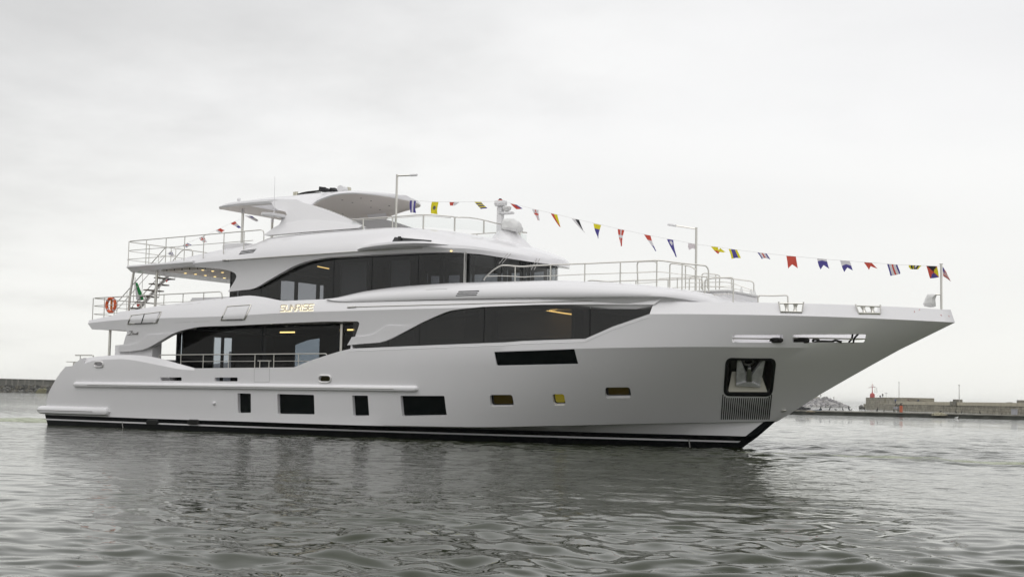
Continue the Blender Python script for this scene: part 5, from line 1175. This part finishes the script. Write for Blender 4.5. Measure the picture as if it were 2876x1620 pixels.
# chop along the hull, the bow wave running off to the right, the propeller wash astern
hd = np.where((Xw > 0) & (Xw < 30), np.exp(-((Yw + 3.7) / .55) ** 2), 0) * .45
yb_ = -2.3 - .05 * (Xw - 30) + .25 * np.sin(Xw * .8)
bw = np.where(Xw > 29.3, np.exp(-((Yw - yb_) / np.clip(.6 + .09 * (Xw - 30), .5, 1.8)) ** 2), 0) * np.clip((Xw - 29.3) / 1.5, 0, 1)
ws = np.where(Xw < 1.5, np.exp(-((Yw - .8) / 3.2) ** 4), 0) * np.clip((1.6 - Xw) / .8, 0, 1)
chop = np.clip(hd + bw * 1.5 + ws * 1.2, 0, 1.5); foam = np.clip(ws * .95 + bw * .95 + hd * .12, 0, 1)
Zw += bw * (.035 * np.sin(Xw * 2.1 + Yw * 1.5) + .03 * vnoise(Xw * 2.4, Yw * 2.4, 21)) + ws * .06 * vnoise(Xw * 1.6, Yw * 1.6, 8)
far_ = np.clip((Rg - 24) / 50, 0.0, 1); rip = np.clip((Rg - 13) / 15, .16, 1) * np.clip(.75 + .5 * vnoise(Xw * .22, Yw * .22, 12), .15, 1.3)
me = bpy.data.meshes.new('water'); nv = na * nr + 1
co = np.zeros((nv, 3), np.float32); co[:-1, 0] = Xw.ravel(); co[:-1, 1] = Yw.ravel(); co[:-1, 2] = Zw.ravel(); co[-1] = (CAM.x, CAM.y, 0)
ii, jj = np.meshgrid(np.arange(nr - 1), np.arange(na), indexing='ij'); j2 = (jj + 1) % na
quads = np.stack([ii * na + jj, (ii + 1) * na + jj, (ii + 1) * na + j2, ii * na + j2], -1).reshape(-1, 4)
tris = np.stack([np.full(na, nv - 1), np.arange(na), (np.arange(na) + 1) % na], -1)
me.vertices.add(nv); me.vertices.foreach_set('co', co.ravel())
lt = np.concatenate([quads.ravel(), tris.ravel()]).astype(np.int32); me.loops.add(len(lt)); me.loops.foreach_set('vertex_index', lt)
me.polygons.add(len(quads) + na); me.polygons.foreach_set('loop_start', np.concatenate([np.arange(len(quads)) * 4, len(quads) * 4 + np.arange(na) * 3]).astype(np.int32))
me.update(); me.validate(); me.polygons.foreach_set('use_smooth', [True] * len(me.polygons))
for nme, arr in (('chop', chop), ('foam', foam), ('far', far_), ('ripple', rip)):
    a_ = me.attributes.new(nme, 'FLOAT', 'POINT'); a_.data.foreach_set('value', np.concatenate([arr.ravel(), [0]]).astype(np.float32))
me.materials.append(water_mat()); wo = bpy.data.objects.new('water', me); COL.objects.link(wo); tag(wo, kind='structure')

# ---- harbour moles in the distance
STONE = mat('pale_stone_blocks', (.27, .25, .20), .9)
def stone_mat(name, c1, c2, mort, sx, sz):
    mt = bpy.data.materials.new(name); mt.use_nodes = True; t = mt.node_tree; b = t.nodes['Principled BSDF']; b.inputs['Roughness'].default_value = .9
    tcn = t.nodes.new('ShaderNodeTexCoord'); br = t.nodes.new('ShaderNodeTexBrick'); mp = t.nodes.new('ShaderNodeMapping'); t.links.new(tcn.outputs['UV'], mp.inputs[0]); t.links.new(mp.outputs[0], br.inputs['Vector'])
    br.inputs['Scale'].default_value = 1; br.inputs['Color1'].default_value = (*c1, 1); br.inputs['Color2'].default_value = (*c2, 1); br.inputs['Mortar'].default_value = (*mort, 1); br.inputs['Brick Width'].default_value = sx; br.inputs['Row Height'].default_value = sz; br.inputs['Mortar Size'].default_value = .05
    nzn = t.nodes.new('ShaderNodeTexNoise'); nzn.inputs['Scale'].default_value = .6; nzn.inputs['Detail'].default_value = 5; t.links.new(mp.outputs[0], nzn.inputs['Vector'])
    mi = t.nodes.new('ShaderNodeMix'); mi.data_type = 'RGBA'; mi.blend_type = 'MULTIPLY'; mi.inputs['Factor'].default_value = .75; t.links.new(br.outputs['Color'], mi.inputs['A']); rp = t.nodes.new('ShaderNodeValToRGB'); rp.color_ramp.elements[0].position = .3; rp.color_ramp.elements[1].position = .7; rp.color_ramp.elements[0].color = (.35, .34, .32, 1); rp.color_ramp.elements[1].color = (1.15, 1.12, 1.05, 1); t.links.new(nzn.outputs['Fac'], rp.inputs[0]); t.links.new(rp.outputs[0], mi.inputs['B'])
    t.links.new(mi.outputs['Result'], b.inputs['Base Color']); return mt
WALLM = stone_mat('weathered_block_wall', (.25, .235, .19), (.16, .155, .13), (.09, .088, .075), 2.4, .9)
QUAYM = stone_mat('pale_block_quay', (.43, .40, .325), (.31, .29, .235), (.21, .20, .165), 1.6, .7)
CREAM = mat('cream_parapet', (.50, .455, .35), .9, var=(.4, .12))
def ground_wall(name, pts, z0, z1, thick, m_, label=None, cat=None, parent=None):
    """pts: ground points left to right, face towards the camera"""
    bm = bmesh.new(); uv = bm.loops.layers.uv.new('UVMap'); d = (pts[-1] - pts[0]).normalized(); nb = V((-d.y, d.x, 0)); nb = nb if nb.dot(pts[0] - CAM) > 0 else -nb
    z1s = z1 if isinstance(z1, (list, tuple)) else [z1] * len(pts)
    rgs = []; ss = [0]
    for a, c in zip(pts, pts[1:]): ss.append(ss[-1] + (c - a).length)
    for p, zt in zip(pts, z1s): rgs.append([V((p.x, p.y, z0)), V((p.x, p.y, zt)), V((p.x, p.y, zt)) + nb * thick, V((p.x, p.y, z0)) + nb * thick])
    loft(bm, rgs); bmesh.ops.recalc_face_normals(bm, faces=bm.faces)
    for f in bm.faces:
        for l in f.loops:
            c = l.vert.co; l[uv].uv = ((c - pts[0]).dot(d), c.z + (c - pts[0]).dot(nb) * .3)
    o = obj(name, bm, m_, None, 0)
    if parent: o.parent = parent
    elif label: tag(o, label, cat)
    return o
bw_ = empty('breakwater', (0, 0, 0)); tag(bw_, 'long low stone breakwater wall on the horizon behind the stern', 'breakwater')
lp_ = [atd(px, D) for px, D in ((-500, 480), (-100, 500), (200, 515), (700, 540))]
ground_wall('wall', lp_, 1.0, [4.4, 4.45, 4.4, 4.4], 3, mat('dark_mole_wall', (.17, .165, .145), .9, var=(.12, .35)), parent=bw_)
cap_ = ground_wall('coping', [v + (CAM - v).normalized() * .4 for v in lp_], 4.3, 4.62, 3.6, mat('mole_coping', (.17, .165, .145), .9, var=(.2, .2)), parent=bw_)
cap_.location.z += 0
for px in (14, 31, 48, 67, 78, 95, 118):
    v = atd(px, 499.0); ground_wall('buttress', [v + rv * -.12, v + rv * .12], 1.4, 4.3, .8, mat('pale_joint', (.22, .21, .185), .9), parent=bw_)
# boulders
def boulder_mesh(seed, m_):
    bm = bmesh.new(); bmesh.ops.create_icosphere(bm, subdivisions=2, radius=1)
    q = random.Random(seed); cuts = [(V((q.gauss(0, 1), q.gauss(0, 1), q.gauss(0, .7))).normalized(), q.uniform(.55, .85)) for _ in range(8)]
    for v in bm.verts:
        for n_, d_ in cuts:
            e_ = v.co.dot(n_) - d_
            if e_ > 0: v.co -= n_ * e_
        v.co += noise.noise_vector(v.co * 1.7 + V((seed * 3, 0, 0))) * .09
    me = bpy.data.meshes.new('boulder'); bmesh.ops.recalc_face_normals(bm, faces=bm.faces); bm.to_mesh(me); bm.free(); me.materials.append(m_); fin_mesh(me, 22); return me
DARKROCK = [mat('wet_rock_%s' % w, c, .9, var=(1.2, .35)) for w, c in (('dark', (.055, .055, .048)), ('brown', (.10, .092, .068)), ('grey', (.13, .128, .115)))]
PALEROCK = [mat('pale_rock_%s' % w, c, .9, var=(1., .22)) for w, c in (('light', (.40, .385, .375)), ('mid', (.31, .30, .295)), ('lilac', (.24, .23, .24)))]
dm_ = [boulder_mesh(i, DARKROCK[i % 3]) for i in range(6)]; pm_ = [boulder_mesh(20 + i, PALEROCK[i % 3]) for i in range(6)]
def boulder(me, loc, s_, label, group):
    o = bpy.data.objects.new('boulder', me); COL.objects.link(o); o.location = loc; o.rotation_euler = (rnd.uniform(-.4, .4), rnd.uniform(-.4, .4), rnd.uniform(0, 6.28)); o.scale = (s_ * rnd.uniform(.9, 1.35), s_ * rnd.uniform(.8, 1.1), s_ * rnd.uniform(.6, .85)); tag(o, label, 'boulder', group); return o
for row, (D, z, n_) in enumerate(((498.5, 2.0, 30), (497, 1.25, 36), (495.5, .45, 38), (494, -.1, 34))):
    for i in range(n_):
        px = -20 + 210 * (i + rnd.uniform(-.35, .35)) / n_
        boulder(dm_[rnd.randrange(6)], atd(px, D + rnd.uniform(-.6, .6), z + rnd.uniform(-.25, .25)), rnd.uniform(.5, .95), 'dark wet boulder heaped along the foot of the breakwater at left', 'boulders at the foot of the breakwater')
v = atd(111, 492); bm = bmesh.new(); c0 = [v + rv * a + zv * z for a, z in ((-1.5, -.3), (1.25, -.3), (1.5, 1.3), (.9, 1.65), (-.5, 1.35), (-1.4, .3))]; poly_prism(bm, c0, [p + fv * 1.6 + rv * .3 for p in c0]); tag(obj('concrete_block', bm, mat('yellowish_concrete', (.20, .19, .105), .9, var=(.8, .25)), None, 20), 'large yellowish concrete block among the dark boulders at left', 'block')
# right-hand mole head: pale boulders before a cream wall
pmw = ground_wall('mole_wall', [atd(1500, 820), atd(2303, 815)], 0, [5.7, 5.7], 6, mat('pale_mole_wall', (.47, .45, .36), .9, var=(.05, .12)), 'pale cream wall at the root of the rock mound, seen past the bow', 'wall')
prof_m = [(2225, 2.0), (2262, 2.6), (2300, 4.6), (2308, 5.3), (2325, 5.3), (2340, 4.2), (2355, 3.0), (2367, 1.7), (2380, .5)]
for row in range(6):
    for i in range(26):
        px = 2222 + 158 * (i + rnd.uniform(-.4, .4)) / 25; zt = lerp(prof_m, px); z = zt * (row + .5) / 6 - .2
        if z < zt - .35: boulder(pm_[rnd.randrange(6)], atd(px, 790 + 3.2 * row + rnd.uniform(-1, 1), z), rnd.uniform(.9, 1.75), 'pale grey boulder in the rock mound beyond the bow', 'boulders of the pale rock mound')
bm = bmesh.new(); vs_ = [(atd(px, 800), z) for px, z in prof_m]; poly_prism(bm, [V((v.x, v.y, z * .8)) for v, z in vs_] + [V((v.x, v.y, -1)) for v, z in vs_[::-1]], [V((v.x, v.y, z * .8)) + fv * 8 for v, z in vs_] + [V((v.x, v.y, -1)) + fv * 8 for v, z in vs_[::-1]]); tag(obj('rock_core', bm, PALEROCK[2], None, 0), kind='stuff'); 
# quay with beacon
qy = empty('stone_quay', (0, 0, 0)); tag(qy, 'pale stone quay with cream parapet running off to the right', 'quay')
Q = [atd(2540, 452), atd(2640, 415), atd(2760, 376), atd(2900, 340), atd(3200, 290)]
ground_wall('quay_wall', [atd(2425, 562), atd(2432, 556)] + Q, -1, [2.0] * 7, 14, QUAYM, parent=qy)
ground_wall('quay_edge', [p + (CAM - p).normalized() * .15 for p in [atd(2484, 505)] + Q], 1.98, [2.18] * 6, 2, mat('quay_coping', (.40, .375, .31), .9), parent=qy)
ground_wall('parapet', [p + fv * 5 for p in [atd(2528, 463)] + Q], 1.9, [2.95, 2.9, 2.85, 2.8, 2.75, 2.7], 1, CREAM, parent=qy)
ground_wall('pier_head', [atd(2431.5, 554), atd(2484, 506)], 1.5, [4.42, 4.35], 10, QUAYM, parent=qy)
ground_wall('upper_wall', [atd(2484.5, 509), atd(2541, 456)], 1.6, [4.3, 4.1], 9, QUAYM, parent=qy)
for px, D, w, h_ in ((2692, 398, 1.1, 3.55), (2872, 351, .9, 3.4), (2677, 402, .5, 3.0), (2838, 360, .5, 2.9)):
    v = atd(px, D); ground_wall('parapet_block', [v - rv * w, v + rv * w], 1.95, [h_, h_], 1.4, mat('weathered_block', (.20, .19, .16), .9, var=(.6, .3)), parent=qy)
for k_, (px, D, s_) in enumerate(((2420, 548, 1.5), (2416, 552, .8), (2426, 545, .7))):
    boulder(dm_[2 + k_], atd(px, D, .35), s_, ['largest brown rock lying off the corner of the stone quay', 'small rock left of the largest rock at the quay corner', 'small rock right of the largest rock at the quay corner'][k_], None)
RED = mat('beacon_red', (.42, .06, .055), .6, var=(.7, .12))
bc_ = atd(2450, 542); BE = empty('light_beacon', (bc_.x, bc_.y, 4.4)); tag(BE, 'red domed harbour light beacon with lattice mast on the pier head', 'beacon')
bm = bmesh.new(); tube(bm, [V((bc_.x, bc_.y, z)) for z in (4.3, 5.45, 5.75, 6.0, 6.15)], .9, 16, rad=[.9, .9, .8, .5, .22]); obj('base', bm, RED, BE, 40)
bm = bmesh.new(); tube(bm, [V((bc_.x, bc_.y, z)) for z in (6.1, 7.5, 9.7)], .1, 8, rad=[.2, .13, .07]); obj('mast', bm, RED, BE, 60)
bm = bmesh.new(); tube(bm, [V((bc_.x, bc_.y, 8.3)) - rv * 1.5 - zv * .2, V((bc_.x, bc_.y, 8.35)) + rv * 1.2], .09, 6); obj('yard', bm, mat('beacon_dark_red', (.22, .05, .045), .6), BE, 60)
for dx in (-.45, .5): bm = bmesh.new(); tube(bm, [V((bc_.x, bc_.y, 8.3)) + rv * dx, V((bc_.x, bc_.y, 9.2)) + rv * dx], .05, 5); obj('aerial', bm, MATS['beacon_dark_red'], BE, 60)
GALV = mat('grey_lattice', (.35, .34, .32), .6)
for a, c in (((.75, 6.3), (1.1, 8.3)), ((1.35, 6.25), (1.6, 8.2)), ((.75, 6.5), (1.9, 6.3)), ((1.9, 6.3), (1.65, 8.2)), ((.95, 7.4), (1.75, 7.3))): bm = bmesh.new(); tube(bm, [V((bc_.x, bc_.y, a[1])) + rv * a[0], V((bc_.x, bc_.y, c[1])) + rv * c[0]], .04, 5); obj('ladder_bar', bm, GALV, BE, 60)
for px, D, zb, zt, lab in ((2525, 480, 4.1, 9.2, 'tall thin lamp post behind the upper wall of the quay, left of two'), (2694, 396, 2.8, 7.3, 'tall thin lamp post on the quay parapet, right of two')):
    v = atd(px, D); LP = empty('lamp_post', (v.x, v.y, zb)); tag(LP, lab, 'lamp post'); bm = bmesh.new(); tube(bm, [V((v.x, v.y, zb)), V((v.x, v.y, zt))], .1, 6, rad=[.11, .07]); obj('post', bm, GALV, LP, 60); bm = bmesh.new(); tube(bm, [V((v.x, v.y, zt - .1)), V((v.x, v.y, zt + .2))], .17, 8); obj('lamp', bm, MATS['groove_grey'], LP, 60)
v = atd(2489, 508); SG = empty('sign_post', (v.x, v.y, 4.3)); tag(SG, 'small sign on a thin post beside the two people on the pier head', 'sign'); bm = bmesh.new(); tube(bm, [V((v.x, v.y, 4.3)), V((v.x, v.y, 5.8))], .05, 6); obj('post', bm, GALV, SG, 60); bm = bmesh.new(); a_ = V((v.x, v.y, 5.8)); poly_prism(bm, [a_ - rv * .42 - zv * .12, a_ + rv * .42 - zv * .12, a_ + rv * .42 + zv * .12, a_ - rv * .42 + zv * .12], [a_ - rv * .42 - zv * .12 + fv * .05, a_ + rv * .42 - zv * .12 + fv * .05, a_ + rv * .42 + zv * .12 + fv * .05, a_ - rv * .42 + zv * .12 + fv * .05]); obj('panel', bm, FC['w'], SG)
# people far off on the moles
def person(loc, H_, cols, label, seated=False, yaw=0.):
    bm = bmesh.new(); sk = [(0, 0, .53), (0, 0, .68), (0, 0, .80), (0, 0, .87), (0, .0, .93), (.065, 0, .50), (.07, .03, .27), (.075, 0, .02), (-.065, 0, .50), (-.08, -.02, .27), (-.085, .02, .02), (.12, 0, .79), (.155, .02, .62), (.14, -.06, .48), (-.12, 0, .79), (-.155, .02, .62), (-.13, -.08, .50)]
    if seated: sk = [(0, 0, .08), (0, 0, .24), (0, 0, .36), (0, 0, .42), (0, -.02, .48), (.06, -.06, .07), (.08, -.25, .10), (.08, -.28, -.15), (-.06, -.06, .07), (-.08, -.25, .10), (-.08, -.28, -.15), (.12, 0, .35), (.15, -.06, .20), (.08, -.16, .14), (-.12, 0, .35), (-.15, -.06, .20), (-.08, -.16, .14)]
    ed = [(0, 1), (1, 2), (2, 3), (3, 4), (0, 5), (5, 6), (6, 7), (0, 8), (8, 9), (9, 10), (2, 11), (11, 12), (12, 13), (2, 14), (14, 15), (15, 16)]
    ra = [.085, .085, .095, .035, .06, .06, .045, .035, .06, .045, .035, .045, .035, .025, .045, .035, .025]
    cy, sy = math.cos(yaw), math.sin(yaw)
    vs = [bm.verts.new(V((x * cy - y * sy, x * sy + y * cy, z)) * H_) for x, y, z in sk]
    for a, c in ed: bm.edges.new((vs[a], vs[c]))
    me = bpy.data.meshes.new('person'); bm.to_mesh(me); bm.free(); o = bpy.data.objects.new('person', me); COL.objects.link(o)
    md = o.modifiers.new('s', 'SKIN'); 
    for i, v_ in enumerate(me.skin_vertices[0].data): v_.radius = (ra[i] * H_, ra[i] * H_ * .8); v_.use_root = (i == 0)
    o.modifiers.new('d', 'SUBSURF').levels = 1
    dg = bpy.context.evaluated_depsgraph_get(); dg.update(); nm = bpy.data.meshes.new_from_object(o.evaluated_get(dg)); o.modifiers.clear(); o.data = nm; bpy.data.meshes.remove(me); nm.name = 'person'
    for c in cols: nm.materials.append(c)
    nm.materials.append(mat('skin', (.36, .22, .16), .6)); zh, zl = (.44, .13) if seated else (.87, .53)
    for p in nm.polygons: z = p.center.z / H_; p.material_index = 2 if z > zh else (0 if z > zl else 1)
    fin_mesh(nm, 60); o.location = loc; tag(o, label, 'person')
cl_ = lambda n_, c: mat('cloth_' + n_, c, .9)
DK, NV, BL, GR, RD = cl_('dark', (.03, .03, .035)), cl_('navy', (.04, .05, .10)), cl_('blue', (.07, .09, .20)), cl_('grey', (.10, .10, .10)), cl_('maroon', (.16, .05, .045))
person(atd(2305, 800, 5.35), 1.75, (GR, DK), 'person in grey standing on top of the pale rock mound')
person(atd(2322, 798, 5.2), 1.7, (DK, DK), 'person in dark clothes sitting on the crest of the rock mound', True, 1)
person(atd(2342, 795, 4.3), 1.65, (cl_('tan', (.25, .18, .12)), GR), 'person in tan standing lower on the right slope of the rock mound')
person(atd(2472, 515, 4.37), 1.75, (DK, NV), 'person in black sitting on the pier head edge beside another', True, .4)
person(atd(2479, 512, 4.1), 1.75, (cl_('olive', (.05, .045, .035)), DK), 'person in dark clothes standing on the pier head right of a sitting one')
person(atd(2515, 462, 2.1), 1.75, (BL, NV), 'person in blue standing on the quay below the upper wall')
person(atd(2550, 449, 3.0), 1.7, (RD, DK), 'person in a maroon top sitting on the quay parapet', True, 2)
person(atd(2579, 440, 2.1), 1.65, (NV, DK), 'person in navy on the quay before the parapet')
# floating pontoon with cormorants
pn = empty('floating_pontoon', (0, 0, 0)); tag(pn, 'long low floating pontoon with dark weathered side across the harbour', 'pontoon')
PT = [atd(1500, 202), atd(2120, 199), atd(2400, 197), atd(2650, 194), atd(2900, 191), atd(3300, 186)]
ground_wall('float', PT, -.3, [.46] * 6, 2.6, mat('dark_weathered_concrete', (.055, .058, .048), .9, var=(1.1, .5)), parent=pn)
ground_wall('deck_slab', [p + (CAM - p).normalized() * .12 for p in PT], .46, [.60] * 6, 2.9, mat('pale_pontoon_deck', (.30, .29, .25), .85, var=(1.5, .3)), parent=pn)
def onp(px): return lerp([(2120, 199), (2400, 197), (2650, 194), (2900, 191)], px) + .8
bmb = bmesh.new()
BK = mat('cormorant_plumage', (.012, .012, .013), .6)
pose = {'stand': ([(-.10, -.02), (-.07, .06), (-.01, .16), (.04, .27), (.05, .36), (.04, .43), (.055, .475), (.10, .485), (.16, .48)], [.012, .045, .085, .075, .035, .024, .032, .018, .005]),
        'lean': ([(-.20, .02), (-.14, .07), (-.05, .14), (.03, .22), (.09, .29), (.12, .35), (.15, .38), (.19, .38), (.24, .37)], [.012, .04, .08, .07, .035, .025, .03, .016, .005]),
        'low': ([(-.20, .06), (-.13, .10), (-.03, .13), (.06, .15), (.12, .19), (.15, .22), (.18, .23), (.21, .225), (.25, .22)], [.012, .05, .08, .065, .035, .025, .03, .016, .005])}
bird_me = {}
for nm_, (sp_, ra_) in pose.items():
    for d_ in (1, -1):
        bm = bmesh.new(); tube(bm, [V((rv.x * a * d_, rv.y * a * d_, b_ + .06)) for a, b_ in sp_], .05, 8, rad=ra_)
        for dx in (-.02, .03): tube(bm, [V((rv.x * dx, rv.y * dx, -.01)), V((rv.x * dx, rv.y * dx, .16))], .012, 4)
        bmesh.ops.recalc_face_normals(bm, faces=bm.faces); me = bpy.data.meshes.new('cormorant'); bm.to_mesh(me); bm.free(); me.materials.append(BK); fin_mesh(me, 60); bird_me[nm_, d_] = me
P15 = lambda x: 2180 + x * .13975; P16 = lambda x: 2516 + x * .13975
birds = [(P15(880), 'lean', 1, 1.), (P15(900), 'stand', -1, 1.25), (P15(1075), 'stand', 1, 1.2), (P15(1198), 'low', -1, 1.1), (P15(1338), 'stand', -1, 1.1), (P15(1463), 'stand', -1, 1.5), (P15(1510), 'lean', 1, 1.), (P15(1778), 'lean', -1, 1.1), (P15(2030), 'stand', 1, 1.3), (P15(2168), 'stand', 1, .8), (P16(895), 'low', 1, 1.3), (P16(1208), 'lean', -1, 1.), (P16(1322), 'stand', 1, .8), (P16(1690), 'stand', -1, .9), (P16(2125), 'low', 1, .7), (P16(2405), 'low', -1, .9)]
ORD = ['first', 'second', 'third', 'fourth', 'fifth', 'sixth', 'seventh', 'eighth', 'ninth', 'tenth', 'eleventh', 'twelfth', 'thirteenth', 'fourteenth', 'fifteenth', 'sixteenth']
DES = {'stand': 'upright', 'lean': 'leaning', 'low': 'crouching'}
for i, (px, ps_, d_, s_) in enumerate(birds):
    o = bpy.data.objects.new('cormorant', bird_me[ps_, d_]); COL.objects.link(o); o.location = atd(px, onp(px), .60); o.scale = (s_ * .85,) * 3; tag(o, '%s black cormorant, %s from the left along the pontoon deck' % (DES[ps_], ORD[i]), 'bird', 'cormorants resting on the pontoon')
# things on the pontoon
v = atd(P15(2510), onp(P15(2510))); OP = empty('service_post', (v.x, v.y, .6)); tag(OP, 'orange service post standing on the pontoon with a bird on top', 'post')
bm = bmesh.new(); rbox(bm, v.x - .18, v.x + .18, v.y - .18, v.y + .18, .58, 1.50, .03); obj('body', bm, mat('faded_orange', (.48, .12, .055), .6, var=(4, .2)), OP); bm = bmesh.new(); tube(bm, [v + V((0, 0, 1.5)), v + V((0, 0, 1.58))], .13, 8); obj('cap', bm, RUBBER, OP)
o = bpy.data.objects.new('cormorant', bird_me['low', 1]); COL.objects.link(o); o.location = (v.x, v.y, 1.58); tag(o, 'black cormorant crouching on top of the orange service post', 'bird', 'cormorants resting on the pontoon')
v = atd(P15(2412), onp(P15(2412))); TB = empty('work_table', (v.x, v.y, .6)); tag(TB, 'low table under a pale grey cover left of the orange post', 'table'); bm = bmesh.new(); rbox(bm, v.x - .32, v.x + .32, v.y - .3, v.y + .3, .98, 1.34, .05); obj('cover', bm, mat('grey_tarpaulin', (.33, .33, .35), .8), TB)
for a, c in ((-.28, -.26), (.28, -.26), (-.28, .26), (.28, .26)): bm = bmesh.new(); box(bm, v.x + a - .03, v.x + a + .03, v.y + c - .03, v.y + c + .03, .58, 1.0); obj('leg', bm, RUBBER, TB)
o = bpy.data.objects.new('cormorant', bird_me['lean', 1]); COL.objects.link(o); o.location = (v.x, v.y, 1.34); tag(o, 'black cormorant perched on the covered grey table', 'bird', 'cormorants resting on the pontoon')
v = atd(P16(2380), onp(P16(2380))); bm = bmesh.new(); rbox(bm, v.x - .34, v.x + .34, v.y - .3, v.y + .3, .6, 1.32, .04); rbox(bm, v.x - .38, v.x + .38, v.y - .34, v.y + .34, 1.30, 1.37, .02); tag(obj('utility_box', bm, mat('grey_box', (.36, .36, .38), .7), None), 'pale grey utility box at the right end of the pontoon', 'box')
for px, lab in ((P15(960), 'small mooring cleat between the second and third birds on the pontoon'), (P15(1765), 'small mooring cleat under the leaning bird near the middle of the pontoon')):
    v = atd(px, onp(px) - .5); bm = bmesh.new(); tube(bm, [v + V((0, 0, .6)), v + V((0, 0, .75))], .06, 6); tube(bm, [v + V((0, 0, .78)) - rv * .2, v + V((0, 0, .78)) + rv * .2], .05, 6); tag(obj('mooring_cleat', bm, ANC, None, 60), lab, 'cleat')
def heap(px, D, w, h_, m_, lab, cat, name, seed, z0=.58):
    bm = bmesh.new(); bmesh.ops.create_icosphere(bm, subdivisions=3, radius=1); v = atd(px, D, z0)
    for q in bm.verts:
        c = q.co; k = 1 + .45 * noise.noise(c * 2.3 + V((seed, 0, 0))); q.co = v + rv * (c.x * w * k) + fv * (c.y * .6) + zv * (max(0, c.z) * h_ * k - .02)
    tag(obj(name, bm, m_, None, 60), lab, cat)
heap(P16(870), 193.6, 1.0, .42, mat('pale_netting', (.30, .28, .20), .95, var=(6, .5), bump=(8, 1., .1)), 'pale heap of tangled net on the pontoon below a crouching bird', 'net heap', 'net_heap', 3, .3)
heap(P15(500), 199.5, .9, .55, BLACKCLOTH, 'dark heap of gear on the pontoon end beside the bow', 'heap', 'gear_heap', 6)
heap(P15(690), 196.6, .55, .2, mat('old_rope', (.22, .19, .13), .95), 'small tangle of pale rope hanging off the pontoon edge', 'rope', 'rope_tangle', 8, .4)
v = atd(P15(600), 206); BT = empty('small_boat', (v.x, v.y, 0)); tag(BT, 'small pale blue open boat moored behind the pontoon next to the bow', 'boat')
bm = bmesh.new(); rgs = []
for t_, w_, k_ in ((-1, .55, .62), (-.5, .7, .56), (0, .72, .55), (.5, .58, .6), (.85, .28, .7), (1.0, .03, .8)):
    c = v + rv * (t_ * 2.2); rgs.append([c + fv * -w_ + zv * k_, c + fv * -w_ * .7 + zv * -.05, c + fv * w_ * .7 + zv * -.05, c + fv * w_ + zv * k_])
loft(bm, rgs); obj('hull', bm, mat('boat_blue', (.18, .26, .34), .6), BT, 40); bm = bmesh.new(); rb = [r[0] for r in rgs] + [r[3] for r in rgs[::-1]]; tube(bm, [p + zv * .03 for p in rb] + [rb[0] + zv * .03], .05, 6); obj('gunwale', bm, FC['w'], BT, 60); bm = bmesh.new(); box(bm, v.x - .6, v.x + .6, v.y - .3, v.y + .3, .5, .95); obj('engine_box', bm, RUBBER, BT)
v = atd(P16(1218), 186); bm = bmesh.new(); tube(bm, [v + rv * a + zv * z for a, z in ((-.28, .10), (-.18, .09), (0, .08), (.12, .11), (.17, .2), (.2, .25), (.27, .24))], .05, 8, rad=[.01, .05, .09, .07, .04, .045, .008]); tag(obj('gull', bm, CLOTH, None, 60), 'white gull floating on the water before the pontoon', 'bird')

# sea air: one even, thin volume round everything
bm = bmesh.new(); box(bm, CAM.x - 6000, CAM.x + 6000, CAM.y - 6000, CAM.y + 6000, -2.5, 13.0)
hz = bpy.data.materials.new('sea_haze'); hz.use_nodes = True; ht = hz.node_tree; ht.nodes.clear(); ho = ht.nodes.new('ShaderNodeOutputMaterial'); hp = ht.nodes.new('ShaderNodeVolumePrincipled')
hp.inputs['Color'].default_value = (.93, .935, .92, 1); hp.inputs['Density'].default_value = .00017; hp.inputs['Anisotropy'].default_value = .2; ht.links.new(hp.outputs[0], ho.inputs['Volume'])
tag(obj('haze', bm, hz, None, 0), kind='stuff')
